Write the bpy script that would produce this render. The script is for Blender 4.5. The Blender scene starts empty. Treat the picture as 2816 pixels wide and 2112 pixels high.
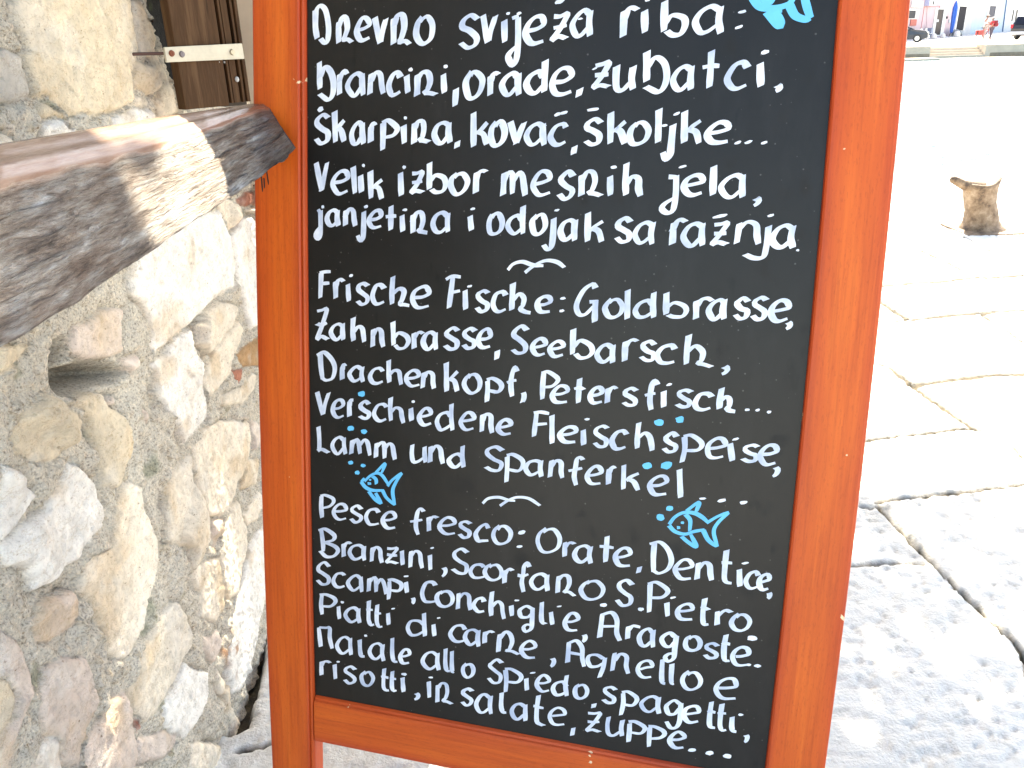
import bpy, bmesh, math, random
import numpy as np
from mathutils import Vector, Matrix
R = math.radians
rng = np.random.default_rng(7)
random.seed(7)
SC = bpy.context.scene
COL = SC.collection

# ------------------------------------------------------------------ camera
CAM_H = 1.28
PITCH, ROLL = R(22.775), R(-1.696)
F_PX, W_PX, H_PX = 2278.1, 2816.0, 2112.0
ROT = Matrix.Rotation(math.pi/2-PITCH, 3, 'X') @ Matrix.Rotation(ROLL, 3, 'Z')
cam_d = bpy.data.cameras.new('camera')
cam_d.sensor_width = 36.0
cam_d.lens = 36.0*F_PX/W_PX
cam_d.clip_start = 0.02
cam_d.clip_end = 3000
cam = bpy.data.objects.new('camera', cam_d)
COL.objects.link(cam)
cam.matrix_world = Matrix.Translation((0, 0, CAM_H)) @ ROT.to_4x4()
SC.camera = cam

# ------------------------------------------------------------------ sky, sun, exposure
SUN_EL, SUN_AZ = R(50), R(14)          # azimuth measured from +Y towards +X
SUN_DIR = Vector((math.sin(SUN_AZ)*math.cos(SUN_EL), math.cos(SUN_AZ)*math.cos(SUN_EL), math.sin(SUN_EL)))
world = bpy.data.worlds.new('World')
SC.world = world
world.use_nodes = True
wn = world.node_tree
bg = wn.nodes['Background']
sky = wn.nodes.new('ShaderNodeTexSky')
sky.sky_type = 'NISHITA'
sky.sun_disc = False
sky.sun_elevation = SUN_EL
sky.sun_rotation = SUN_AZ
sky.dust_density = 2.0
sky.air_density = 1.0
wn.links.new(sky.outputs[0], bg.inputs[0])
bg.inputs[1].default_value = 0.15
sun_d = bpy.data.lights.new('sun', 'SUN')
sun_d.energy = 4.2
sun_d.angle = R(0.53)
sun_d.color = (1.0, 0.95, 0.86)
sun = bpy.data.objects.new('sun', sun_d)
COL.objects.link(sun)
sun.rotation_euler = (-SUN_DIR).to_track_quat('-Z', 'Y').to_euler()
vs = SC.view_settings
vs.view_transform = 'Standard'
vs.look = 'None'
vs.gamma = 1.0
vs.exposure = 2.35
vs.use_white_balance = True      # camera balanced for the open shade
vs.white_balance_temperature = 7500
vs.white_balance_tint = 8
vs.use_curve_mapping = False

# ------------------------------------------------------------------ helpers: rays, noise
RN = np.array(ROT)
EYE = np.array([0, 0, CAM_H])
def ray(px):
    px = np.asarray(px, float).reshape(-1, 2)
    c = np.stack([(px[:, 0]-W_PX/2)/F_PX, -(px[:, 1]-H_PX/2)/F_PX, -np.ones(len(px))], 1)
    return c @ RN.T
def hit(px, p0, n):
    d = ray(px); p0 = np.asarray(p0, float); n = np.asarray(n, float)
    t = ((p0-EYE) @ n)/(d @ n)
    return EYE + d*t[:, None]
def ground(px, z=0.0):
    return hit(px, (0, 0, z), (0, 0, 1))
def depth_pt(px, dep):
    return EYE + ray(px)*np.asarray(dep, float).reshape(-1, 1)

def _hash(i, j, s):
    h = (i*374761393 + j*668265263 + s*974634477) & 0xffffffff
    h = ((h ^ (h >> 13))*1274126177) & 0xffffffff
    return ((h ^ (h >> 16)) & 0xffff)/65535.0
def vnoise(x, y, s=0):
    xi = np.floor(x).astype(np.int64); yi = np.floor(y).astype(np.int64)
    fx = x-xi; fy = y-yi
    fx = fx*fx*(3-2*fx); fy = fy*fy*(3-2*fy)
    a = _hash(xi, yi, s); b = _hash(xi+1, yi, s); c = _hash(xi, yi+1, s); d = _hash(xi+1, yi+1, s)
    return (a*(1-fx)+b*fx)*(1-fy)+(c*(1-fx)+d*fx)*fy - 0.5
def fbm(x, y, s=0, o=4):
    r = 0; a = 1.0
    for k in range(o):
        r = r + a*vnoise(x, y, s+k*17); x = x*2.03+3.1; y = y*2.03+1.7; a *= 0.5
    return r
def poly_dist(px, py, poly):
    """signed distance to a closed polygon, positive inside"""
    inside = np.zeros(px.shape, bool); dmin = np.full(px.shape, 1e9)
    n = len(poly)
    for i in range(n):
        x0, y0 = poly[i]; x1, y1 = poly[(i+1) % n]
        cond = ((y0 > py) != (y1 > py))
        if y0 != y1:
            inside ^= cond & (px < (x1-x0)*(py-y0)/(y1-y0)+x0)
        dx, dy = x1-x0, y1-y0; L = dx*dx+dy*dy+1e-12
        t = np.clip(((px-x0)*dx+(py-y0)*dy)/L, 0, 1)
        dmin = np.minimum(dmin, np.hypot(px-x0-t*dx, py-y0-t*dy))
    return np.where(inside, dmin, -dmin)
def line_dist(px, py, pts):
    dmin = np.full(px.shape, 1e9)
    for i in range(len(pts)-1):
        x0, y0 = pts[i]; x1, y1 = pts[i+1]
        dx, dy = x1-x0, y1-y0; L = dx*dx+dy*dy+1e-12
        t = np.clip(((px-x0)*dx+(py-y0)*dy)/L, 0, 1)
        dmin = np.minimum(dmin, np.hypot(px-x0-t*dx, py-y0-t*dy))
    return dmin
def sstep(a, b, x):
    t = np.clip((x-a)/(b-a), 0, 1); return t*t*(3-2*t)

# ------------------------------------------------------------------ helpers: objects
def link(o, parent=None):
    COL.objects.link(o)
    if parent is not None: o.parent = parent
    return o
def mesh_obj(name, verts, faces, mat=None, parent=None, smooth=False):
    me = bpy.data.meshes.new(name)
    me.from_pydata([tuple(v) for v in verts], [], [tuple(f) for f in faces])
    me.update()
    if mat: me.materials.append(mat)
    if smooth: me.polygons.foreach_set('use_smooth', [True]*len(me.polygons))
    return link(bpy.data.objects.new(name, me), parent)
def bm_obj(name, bm, mat=None, parent=None, smooth=False):
    bmesh.ops.recalc_face_normals(bm, faces=bm.faces)
    me = bpy.data.meshes.new(name); bm.to_mesh(me); bm.free()
    if mat: me.materials.append(mat)
    if smooth: me.polygons.foreach_set('use_smooth', [True]*len(me.polygons))
    return link(bpy.data.objects.new(name, me), parent)
def grid_mesh(name, P, mat, parent=None, attrs=None, smooth=True):
    """P: (n, m, 3) array of points"""
    n, m = P.shape[:2]
    idx = np.arange(n*m).reshape(n, m)
    q = np.stack([idx[:-1, :-1], idx[1:, :-1], idx[1:, 1:], idx[:-1, 1:]], -1).reshape(-1, 4)
    me = bpy.data.meshes.new(name)
    me.vertices.add(n*m); me.vertices.foreach_set('co', P.reshape(-1).astype(np.float32))
    me.loops.add(len(q)*4); me.loops.foreach_set('vertex_index', q.reshape(-1).astype(np.int32))
    me.polygons.add(len(q))
    me.polygons.foreach_set('loop_start', np.arange(0, len(q)*4, 4, dtype=np.int32))
    me.polygons.foreach_set('loop_total', np.full(len(q), 4, dtype=np.int32))
    me.update(calc_edges=True)
    me.polygons.foreach_set('use_smooth', [smooth]*len(q))
    if mat: me.materials.append(mat)
    for k, v in (attrs or {}).items():
        if v.ndim == 3:
            a = me.color_attributes.new(k, 'FLOAT_COLOR', 'POINT')
            a.data.foreach_set('color', np.concatenate([v, np.ones(v.shape[:2]+(1,))], -1).reshape(-1).astype(np.float32))
        else:
            a = me.attributes.new(k, 'FLOAT', 'POINT')
            a.data.foreach_set('value', v.reshape(-1).astype(np.float32))
    me.validate()
    return link(bpy.data.objects.new(name, me), parent)
def empty(name, loc=(0, 0, 0), rz=0):
    o = bpy.data.objects.new(name, None); o.empty_display_size = 0.1
    o.location = loc; o.rotation_euler = (0, 0, rz)
    return link(o)
def tag(o, label, cat, group=None):
    o['label'] = label; o['category'] = cat
    if group: o['group'] = group
    return o
def struct(o):
    o['kind'] = 'structure'; return o
def box(bm, x0, x1, y0, y1, z0, z1, bev=0.0):
    vs_ = [bm.verts.new(c) for c in ((x0, y0, z0), (x1, y0, z0), (x1, y1, z0), (x0, y1, z0), (x0, y0, z1), (x1, y0, z1), (x1, y1, z1), (x0, y1, z1))]
    fs = [bm.faces.new([vs_[i] for i in f]) for f in ((0, 3, 2, 1), (4, 5, 6, 7), (0, 1, 5, 4), (1, 2, 6, 5), (2, 3, 7, 6), (3, 0, 4, 7))]
    if bev > 0:
        es = set(e for f in fs for e in f.edges)
        bmesh.ops.bevel(bm, geom=list(es), offset=bev, segments=2, affect='EDGES', profile=0.6)
def tube(bm, pts, rad, n=8, cap=True):
    pts = [Vector(p) for p in pts]
    rads = rad if isinstance(rad, (list, tuple)) else [rad]*len(pts)
    rings = []
    for i, p in enumerate(pts):
        t = (pts[min(i+1, len(pts)-1)]-pts[max(i-1, 0)]).normalized()
        a = t.orthogonal().normalized() if i == 0 else (a - t*a.dot(t)).normalized()
        b = t.cross(a)
        rings.append([bm.verts.new(p+(a*math.cos(2*math.pi*k/n)+b*math.sin(2*math.pi*k/n))*rads[i]) for k in range(n)])
    for r0, r1 in zip(rings, rings[1:]):
        for k in range(n):
            bm.faces.new((r0[k], r0[(k+1) % n], r1[(k+1) % n], r1[k]))
    if cap:
        bm.faces.new(rings[0][::-1]); bm.faces.new(rings[-1])
    return rings
def loft(bm, sections, cap=True):
    """sections: list of rings (lists of points) with equal counts"""
    rings = [[bm.verts.new(p) for p in s] for s in sections]
    n = len(rings[0])
    for r0, r1 in zip(rings, rings[1:]):
        for k in range(n):
            bm.faces.new((r0[k], r0[(k+1) % n], r1[(k+1) % n], r1[k]))
    if cap:
        bm.faces.new(rings[0][::-1]); bm.faces.new(rings[-1])

# ------------------------------------------------------------------ helpers: materials
def new_mat(name):
    m = bpy.data.materials.new(name); m.use_nodes = True
    nt = m.node_tree; b = nt.nodes['Principled BSDF']
    return m, nt, b
def N(nt, t, **kw):
    n = nt.nodes.new(t)
    for k, v in kw.items():
        if k == 'inp':
            for kk, vv in v.items():
                n.inputs[kk].default_value = vv
        else: setattr(n, k, v)
    return n
def ramp(nt, stops, interp='LINEAR'):
    r = N(nt, 'ShaderNodeValToRGB'); cr = r.color_ramp; cr.interpolation = interp
    while len(cr.elements) < len(stops): cr.elements.new(0.5)
    for e, (p, c) in zip(cr.elements, stops):
        e.position = p; e.color = (c[0], c[1], c[2], 1) if len(c) == 3 else c
    return r
def mixrgb(nt, mode, fac, a, b):
    m = N(nt, 'ShaderNodeMix', data_type='RGBA', blend_type=mode)
    for sock, v in ((m.inputs[0], fac), (m.inputs[6], a), (m.inputs[7], b)):
        if hasattr(v, 'is_linked') or hasattr(v, 'links'): nt.links.new(v, sock)
        elif isinstance(v, (int, float)): sock.default_value = v
        else: sock.default_value = (v[0], v[1], v[2], 1)
    return m.outputs[2]
def noise_tex(nt, scale, detail=4, rough=0.6, coord='Object', vec=None, stretch=None):
    n = N(nt, 'ShaderNodeTexNoise'); n.inputs['Scale'].default_value = scale
    n.inputs['Detail'].default_value = detail; n.inputs['Roughness'].default_value = rough
    if vec is None:
        tc = N(nt, 'ShaderNodeTexCoord'); vec = tc.outputs[coord]
    if stretch:
        mp = N(nt, 'ShaderNodeMapping'); mp.inputs['Scale'].default_value = stretch
        nt.links.new(vec, mp.inputs[0]); vec = mp.outputs[0]
    nt.links.new(vec, n.inputs['Vector'])
    return n
def bump(nt, b, height, strength=0.3, dist=0.01, normal=None):
    bn = N(nt, 'ShaderNodeBump'); bn.inputs['Strength'].default_value = strength; bn.inputs['Distance'].default_value = dist
    nt.links.new(height, bn.inputs['Height'])
    if normal is not None: nt.links.new(normal, bn.inputs['Normal'])
    nt.links.new(bn.outputs[0], b.inputs['Normal'])
    return bn.outputs[0]
def plain(name, col, rough=0.6, metal=0.0, var=0.12, scale=8.0, bstr=0.0, spec=0.5):
    """paint / plaster / metal with slight tone variation"""
    m, nt, b = new_mat(name)
    n = noise_tex(nt, scale, 5, 0.65)
    lo = tuple(c*(1-var) for c in col); hi = tuple(min(1, c*(1+var)) for c in col)
    r = ramp(nt, [(0.3, lo), (0.7, hi)])
    nt.links.new(n.outputs['Fac'], r.inputs[0]); nt.links.new(r.outputs[0], b.inputs['Base Color'])
    b.inputs['Roughness'].default_value = rough; b.inputs['Metallic'].default_value = metal
    b.inputs['Specular IOR Level'].default_value = spec
    if bstr:
        n2 = noise_tex(nt, scale*12, 4, 0.6); bump(nt, b, n2.outputs['Fac'], bstr, 0.002)
    return m

# ================================================================== PAVING (one sheet to the horizon, near part in relief)
def tpx(ox, oy, s, pts):
    return [(ox+x/s, oy+y/s) for x, y in pts]
def gl(ox, oy, s, pts):
    return [tuple(p[:2]) for p in ground(tpx(ox, oy, s, pts))]
Z6 = (2216, 1000, 1.4919); Z5 = (2216, 400, 2.765); ZG = (500, 1650, 3.592)
JOINTS = [  # polyline, half width (m), darkness 0..1
    (gl(*Z6, [(240, -15), (300, 2), (345, 15), (380, 45), (440, 90), (500, 140), (570, 188), (620, 225), (700, 272)]), .010, .96),
    (gl(*Z6, [(700, 272), (790, 285), (838, 328), (895, 395), (1000, 520)]), .007, .96),
    (gl(*Z6, [(440, 88), (500, 80), (570, 72), (720, 52), (895, 42), (1150, 25)]), .0145, .96),
    (gl(*Z6, [(150, 330), (250, 318), (330, 306), (400, 296), (480, 288), (600, 270), (700, 270)]), .0145, .96),
    (gl(*Z6, [(300, 562), (360, 560), (420, 556), (550, 540), (700, 522), (830, 505), (895, 492), (1100, 470)]), .012, .96),
    (gl(*Z6, [(300, 580), (340, 625), (380, 668), (420, 705), (450, 745), (490, 790), (530, 842), (580, 890), (620, 932), (670, 975), (720, 1012), (760, 1050), (800, 1092), (850, 1150), (895, 1205), (1050, 1390)]), .0075, 1.0),
    (gl(*Z6, [(100, 840), (190, 835), (300, 828), (350, 822), (400, 815), (470, 820)]), .008, .96),
    (gl(*Z5, [(500, 590), (640, 568), (760, 550), (880, 540), (1100, 520)]), .010, .96),
    (gl(*Z5, [(400, 1090), (585, 1072), (800, 1050), (1000, 1040), (1250, 1010), (1659, 985), (2000, 960)]), .0145, .96),
    (gl(*Z5, [(480, 1140), (580, 1200), (690, 1272), (780, 1330)]), .0145, .96),
    (gl(*Z5, [(780, 1330), (900, 1318), (1050, 1300), (1320, 1278), (1659, 1250), (1900, 1235)]), .0145, .96),
    (gl(*Z5, [(450, 1352), (560, 1350), (690, 1342), (780, 1330)]), .008, .96),
    (gl(*Z5, [(880, 800), (1090, 892), (1230, 970), (1350, 1010)]), .010, .96),
    (gl(*Z5, [(1320, 1278), (1659, 1500), (1900, 1650)]), .008, .96),
    (gl(*Z5, [(1659, 985), (1900, 1120)]), .008, .96),
    (gl(*Z5, [(880, 540), (1090, 640), (1400, 800), (1659, 985)]), .006, .96),
    (gl(*ZG, [(570, 1488), (640, 1475), (700, 1465), (780, 1450), (880, 1428), (1200, 1370), (1700, 1290)]), .007, .96),
    # joints that run on behind the board and outside the picture
    ([(-.62, 2.3), (.4, 2.15), (1.03, 2.06)], .009, .7), ([(-.1, 1.2), (-.05, 2.2), (.1, 3.4)], .009, .7),
    ([(.75, .2), (.85, .9), (1.1, 1.43)], .009, .8), ([(-.6, .55), (.2, .5), (.8, .45), (2.6, .35)], .009, .7),
    ([(1.7, .4), (1.9, 1.3), (2.2, 2.2)], .009, .7), ([(-.6, 3.3), (.8, 3.2), (1.3, 3.1)], .009, .7),
    ([(-.6, 4.6), (1.2, 4.5), (2.0, 4.4)], .01, .6), ([(-.6, 6.1), (2.4, 5.9), (5.5, 5.7)], .01, .6),
    ([(4.2, 1.2), (4.0, 3.1), (4.3, 5.6)], .01, .6), ([(2.2, 2.2), (4, 2.0), (6, 1.9)], .01, .6),
    ([(3.0, -1.5), (2.6, .3), (2.9, 2.1)], .01, .6), ([(-.6, -.6), (1.2, -.7), (3, -.8), (6, -1)], .01, .6),
]
GAP = gl(*ZG, [(830, 30), (770, 150), (735, 300), (690, 430), (655, 600), (610, 780), (580, 950), (555, 1080), (530, 1230)])
BAND = gl(*Z6, [(225, 535), (270, 580), (330, 660), (390, 740), (430, 790)])

def graded(stops):
    out = []
    for (a, b, st) in stops:
        n = max(1, int(round((b-a)/st))); out += list(np.linspace(a, b, n, endpoint=False))
    out.append(stops[-1][1]); return np.array(out)
gx = graded([(-1.0, -.66, .05), (-.66, -.2, .0075), (-.2, .7, .03), (.7, 2.0, .0075), (2.0, 3.8, .011), (3.8, 7.0, .08)])
gy = graded([(-1.2, .8, .06), (.8, 2.8, .0075), (2.8, 4.6, .011), (4.6, 7.75, .022)])
GX, GY = np.meshgrid(gx, gy, indexing='ij')
wx = GX+.010*fbm(GX*9, GY*9, 3); wy = GY+.010*fbm(GX*9, GY*9, 9)
JD = np.zeros(GX.shape); Hh = np.zeros(GX.shape)
Hh += .007*fbm(GX*1.1, GY*1.1, 21, 2)                       # slabs heave a little
pit = fbm(GX*16, GY*26, 31, 4)
Hh += .0022*pit - .0045*sstep(.22, .5, fbm(GX*30, GY*46, 41, 3))
Hh += .0042*fbm(GX*75, GY*95, 51, 2) - .005*sstep(.30, .5, fbm(GX*60, GY*60, 57, 2))
for pts, w, dk in JOINTS:
    pts = np.array(pts)
    lo = pts.min(0)-.08; hi = pts.max(0)+.08
    msk = (GX > lo[0]) & (GX < hi[0]) & (GY > lo[1]) & (GY < hi[1])
    if not msk.any(): continue
    d = line_dist(wx[msk], wy[msk], pts)
    w2 = w*(.8+.7*(vnoise(GX[msk]*14, GY[msk]*14, 77)+.5))
    far = sstep(2.3, 3.2, pts[:, 1].mean())
    w2 = w2*(.72+.75*far)
    c = 1-sstep(w2*.55, w2*1.2, d)
    Hh[msk] -= .003*(1-sstep(w2*.5, w2*1.6, d)) + .009*c
    JD[msk] = np.maximum(JD[msk], c*min(1.0, dk*(1+.9*far)))
d = line_dist(wx, wy, GAP); c = 1-sstep(.020, .036, d+.008*fbm(GX*40, GY*40, 5, 2))
Hh -= .045*c; JD = np.maximum(JD, c*1.0)
d = line_dist(wx, wy, BAND); cb = 1-sstep(.035, .05, d)
Hh -= .008*cb; JD = np.maximum(JD, cb*.16)
edge = np.maximum.reduce([sstep(-.9, -1.0, GX), sstep(6.6, 7.0, GX), sstep(7.5, 7.7, GY), sstep(-1.0, -1.2, GY)])
P = np.stack([GX, GY, Hh*(1-edge)+.004], -1)

def paving_mat():
    m, nt, b = new_mat('limestone_paving')
    tc = N(nt, 'ShaderNodeTexCoord'); v = tc.outputs['Object']
    n1 = noise_tex(nt, 1.7, 5, .6, vec=v); n2 = noise_tex(nt, 34, 6, .7, vec=v); n3 = noise_tex(nt, 150, 3, .6, vec=v)
    r1 = ramp(nt, [(.3, (.56, .54, .50)), (.55, (.64, .62, .585)), (.75, (.70, .68, .65))])
    nt.links.new(n1.outputs['Fac'], r1.inputs[0])
    r2 = ramp(nt, [(.30, (.66, .64, .60)), (.43, (.95, .95, .94)), (.75, (1.06, 1.05, 1.03))])
    nt.links.new(n2.outputs['Fac'], r2.inputs[0])
    c = mixrgb(nt, 'MULTIPLY', .8, r1.outputs[0], r2.outputs[0])
    at = N(nt, 'ShaderNodeAttribute', attribute_name='joint')
    rj = ramp(nt, [(.35, (.035, .03, .022)), (.6, (.10, .08, .05)), (.75, (.06, .06, .03))])
    nt.links.new(n2.outputs['Fac'], rj.inputs[0])
    c = mixrgb(nt, 'MIX', at.outputs['Fac'], c, rj.outputs[0])
    nt.links.new(c, b.inputs['Base Color'])
    b.inputs['Roughness'].default_value = .8
    b.inputs['Specular IOR Level'].default_value = .35
    a = N(nt, 'ShaderNodeMath', operation='ADD'); nt.links.new(n2.outputs['Fac'], a.inputs[0]); nt.links.new(n3.outputs['Fac'], a.inputs[1])
    bump(nt, b, a.outputs[0], .6, .006)
    return m
M_PAVE = paving_mat()
struct(grid_mesh('paving', P, M_PAVE, attrs={'joint': JD}))
# outer quay paving: a frame of sheets round the relief sheet, ending at the quay edge
QY = 7.75
v = [(-300, -300, 0), (300, -300, 0), (300, -1.2, 0), (-300, -1.2, 0), (-300, QY, 0), (-1, -1.2, 0), (-1, QY, 0), (7, -1.2, 0), (7, QY, 0), (300, QY, 0),
     (-300, QY, -3), (300, QY, -3)]
f = [(0, 1, 2, 3), (3, 5, 6, 4), (7, 2, 9, 8)]
ap = mesh_obj('quay_apron', v, f, M_PAVE); struct(ap)
# quay edge stones and harbour wall below them
bm = bmesh.new()
x = -60.0
while x < 60:
    L = random.uniform(1.1, 1.9)
    box(bm, x+.008, x+L-.008, QY+.004, QY+.42, -.34, random.uniform(-.004, .008), .018)
    x += L
box(bm, -300, 300, QY+.05, QY+.5, -3, -.35)
struct(bm_obj('quay_edge', bm, M_PAVE))

# ------------------------------------------------------------------ water
def water_mat():
    m, nt, b = new_mat('harbour_water')
    b.inputs['Base Color'].default_value = (.05, .12, .14, 1)
    b.inputs['Roughness'].default_value = .30
    b.inputs['IOR'].default_value = 1.33
    tc = N(nt, 'ShaderNodeTexCoord')
    n1 = noise_tex(nt, 2.2, 4, .6, vec=tc.outputs['Object'], stretch=(.6, 1.3, 1))
    n2 = noise_tex(nt, 7.0, 3, .5, vec=tc.outputs['Object'], stretch=(.7, 1.2, 1))
    a = N(nt, 'ShaderNodeMath', operation='MULTIPLY_ADD'); a.inputs[1].default_value = .35
    nt.links.new(n2.outputs['Fac'], a.inputs[0]); nt.links.new(n1.outputs['Fac'], a.inputs[2])
    bump(nt, b, a.outputs[0], 1.0, .30)
    return m
WZ = -.69
struct(mesh_obj('water', [(-300, QY+.2, WZ), (300, QY+.2, WZ), (300, 60, WZ), (-300, 60, WZ)], [(0, 1, 2, 3)], water_mat()))

# ================================================================== RUBBLE WALL
WALL_X = -.60
def wl(ox, oy, s, pts):
    h = hit(tpx(ox, oy, s, pts), (WALL_X, 0, 0), (1, 0, 0)); return [(a[1], a[2]) for a in h]
TA = (0, 0, 3.95); TB = (0, 860, 3.95); TD = (0, 1270, 3.95); TE = (0, 1692, 3.95)
TC = (300, 480, 2.5136); TF = (300, 1100, 2.404); TG = (500, 1650, 3.592)
W_, C_, T_, P_, R_, G_ = (.86, .81, .74), (.79, .69, .56), (.72, .60, .44), (.70, .58, .49), (.42, .17, .11), (.46, .41, .35)
STONES = [  # tile, tone, height, outline
 (TA, T_, .020, '110,-60 1380,-60 1420,250 1480,560 1420,800 1425,1000 1440,1120 1290,1190 1040,1265 880,1210 700,1280 560,1140 480,1040 340,1040 310,820 230,620 300,520 180,300 130,100'),
 (TA, C_, .022, '1400,20 1500,20 1600,250 1660,420 1640,560 1720,700 1850,1000 1900,1250 1740,1300 1690,1160 1640,1090 1760,900 1690,800 1590,640 1480,560 1430,300'),
 (TA, C_, .028, '1440,650 1560,700 1690,840 1660,1000 1590,1050 1440,960 1420,800'),
 (TA, C_, .016, '1430,1020 1580,1080 1590,1150 1470,1170'),
 (TA, W_, .022, '400,1310 580,1300 700,1370 830,1400 890,1440 600,1600 380,1600 390,1400'),
 (TA, W_, .020, '1160,1250 1300,1230 1460,1180 1600,1190 1690,1310 1500,1500 1200,1450'),
 (TA, T_, .018, '370,1130 450,1090 640,1230 660,1310 530,1290 400,1280'),
 (TA, C_, .020, '0,1450 160,1530 150,1800 -100,1800 -100,1450'),
 (TA, G_, .014, '-200,500 60,520 200,620 230,760 310,1000 180,1120 -200,1150'),
 (TB, T_, .024, '-100,330 200,330 280,330 210,480 150,520 50,640 -100,680'),
 (TB, P_, .022, '770,150 900,100 1000,20 1120,-60 1310,-40 1310,60 1280,230 1310,440 1150,500 900,520 770,450 740,330'),
 (TC, W_, .030, '160,560 300,440 600,260 740,250 820,430 855,640 840,780 690,870 640,950 565,1000 555,1040 470,1080 280,1245 240,1200 260,1080 210,900 130,820 110,700'),
 (TB, W_, .030, '1950,200 2040,180 2120,600 2210,1000 2190,1190 2010,1360 1970,1440 1880,1200 1650,870 1640,650 1590,560 1740,430'),
 (TB, T_, .038, '20,1180 210,1000 340,860 480,880 620,960 800,1110 840,1190 800,1320 680,1470 560,1590 300,1670 240,1600 60,1550 20,1400'),
 (TB, T_, .036, '690,950 930,840 1060,880 1200,1020 1340,1230 1400,1410 1360,1530 1310,1680 1260,1900 1080,1900 1040,1600 930,1330 910,1180 790,1040'),
 (TB, P_, .016, '1280,510 1440,450 1480,590 1400,650'),
 (TB, P_, .010, '1490,1000 1570,1100 1550,1240 1490,1150'),
 (TB, P_, .010, '1100,920 1250,920 1220,1010 1160,1000'),
 (TD, W_, .028, '-100,0 60,50 240,140 250,240 350,350 280,470 150,690 0,870 -100,900'),
 (TD, W_, .030, '700,0 790,30 860,110 1000,240 1010,330 1080,490 1060,720 900,900 830,1040 650,1160 580,1270 470,1360 280,1440 290,1310 210,1200 60,1140 -60,1150 -100,900 60,810 160,690 400,520 560,250 640,120'),
 (TD, C_, .026, '1290,270 1410,215 1510,270 1520,450 1640,720 1680,860 1690,1080 1640,1320 1560,1600 1530,1830 1440,1960 1380,2080 1290,2170 1120,2110 1110,1960 1040,1800 940,1540 830,1430 830,1280 920,1050 1170,930 1200,640 1250,450'),
 (TD, P_, .022, '600,1420 750,1400 820,1520 810,1690 720,1830 500,1950 340,1960 300,1800 380,1560'),
 (TD, C_, .030, '1840,110 1960,0 2030,-130 2050,100 2120,480 2210,650 2270,800 2180,1010 2080,1150 2020,1240 1980,960 1800,880 1760,550 1760,300'),
 (TE, P_, .032, '-100,100 20,200 150,330 240,520 275,640 270,850 230,1020 140,1180 100,1460 30,1700 -100,1700'),
 (TE, P_, .036, '340,570 600,460 870,460 960,660 1020,930 940,1130 870,1300 820,1420 810,1650 640,1620 470,1500 420,1250 340,1030 420,620'),
 (TE, P_, .034, '1200,870 1330,840 1390,1000 1400,1250 1440,1480 1420,1720 820,1720 850,1420 920,1290 1120,1060'),
 (TE, C_, .034, '1700,0 1860,-180 1960,-60 2050,200 2020,370 1950,500 1880,680 1770,840 1690,980 1630,1100 1540,1160 1400,1090 1330,840 1430,660 1440,500 1520,330 1620,170'),
 (TE, W_, .038, '1960,510 2110,590 2212,620 2212,900 2130,1100 2040,1260 1940,1350 1700,1220 1700,1020 1820,800 1900,640'),
 (TE, P_, .028, '1430,1330 1720,1240 1880,1300 1870,1400 1790,1540 1450,1640 1430,1480'),
 (TE, C_, .030, '2000,1370 2350,1380 2400,1720 2010,1720'),
 (TE, R_, .014, '1390,1110 1480,1170 1420,1300'),
 (TF, C_, .036, '580,190 700,130 900,140 915,260 890,450 820,560 790,680 720,770 620,770 580,640 540,500 515,420 520,330 570,260'),
 (TF, P_, .028, '915,140 960,130 990,220 985,310 920,340'),
 (TF, C_, .028, '880,400 970,380 960,560 850,600'),
 (TF, C_, .034, '780,700 830,660 880,830 890,950 860,1120 830,1280 760,1340 720,1200 700,1020 720,880'),
 (TF, C_, .026, '560,1090 700,1020 740,1240 740,1380 680,1480 580,1440 570,1290 520,1180'),
 (TF, P_, .020, '650,800 740,770 720,900 660,1000 640,900'),
 (TF, C_, .028, '860,760 980,600 1000,700 960,800 890,840'),
 (TF, W_, .046, '870,1100 900,980 960,860 1010,800 1030,1080 1010,1280 965,1470 920,1700 880,1830 840,1920 780,1960 750,1860 762,1660 796,1490 830,1300'),
 (TG, P_, .026, '190,370 330,300 320,520 300,640 250,620 190,500'),
 (TG, C_, .030, '290,620 400,820 390,940 340,960 300,800'),
 (TG, C_, .034, '430,830 440,1000 500,1120 530,1200 570,1330 540,1450 470,1430 440,1250 400,1050 390,900'),
 (TC, C_, .026, '740,140 860,200 860,300 820,400 760,280 700,200'),
 (TC, R_, .026, '860,180 930,120 1000,110 1040,215 890,220'),
 (TC, R_, .018, '870,240 915,250 900,330 850,370'),
 (TC, C_, .024, '920,240 1000,230 1040,310'),
 (TC, W_, .034, '900,300 960,290 1010,330 1060,700 1010,1050 960,1080 900,860 860,760 850,600 820,430'),
 (TC, C_, .028, '590,990 740,870 870,900 870,1020 780,1110 740,1190 640,1250 570,1180 560,1050'),
 (TC, C_, .026, '780,1110 880,1000 915,1080 880,1180 830,1290 820,1380 720,1500 650,1560 620,1420 700,1220'),
 (TC, (.40, .24, .12), .030, '850,1250 940,1160 1060,1110 1060,1320 900,1340'),
 (TC, R_, .024, '820,1350 910,1340 890,1440 830,1420'),
 (TC, C_, .028, '750,1520 900,1450 960,1370 1000,1380 980,1500 900,1600 770,1600'),
]
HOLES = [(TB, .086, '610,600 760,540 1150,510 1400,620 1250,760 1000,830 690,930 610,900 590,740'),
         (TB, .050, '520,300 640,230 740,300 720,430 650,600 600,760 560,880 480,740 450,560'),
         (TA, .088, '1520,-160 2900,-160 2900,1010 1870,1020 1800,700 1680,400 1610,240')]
def pp(s): return [tuple(float(a) for a in q.split(',')) for q in s.split()]
wy_ = graded([(.15, .74, .02), (.74, 1.5, .0034), (1.5, 2.25, .0042), (2.25, 2.9, .02)])
wz_ = graded([(-.03, 1.40, .0035), (1.40, 2.6, .02)])
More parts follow.
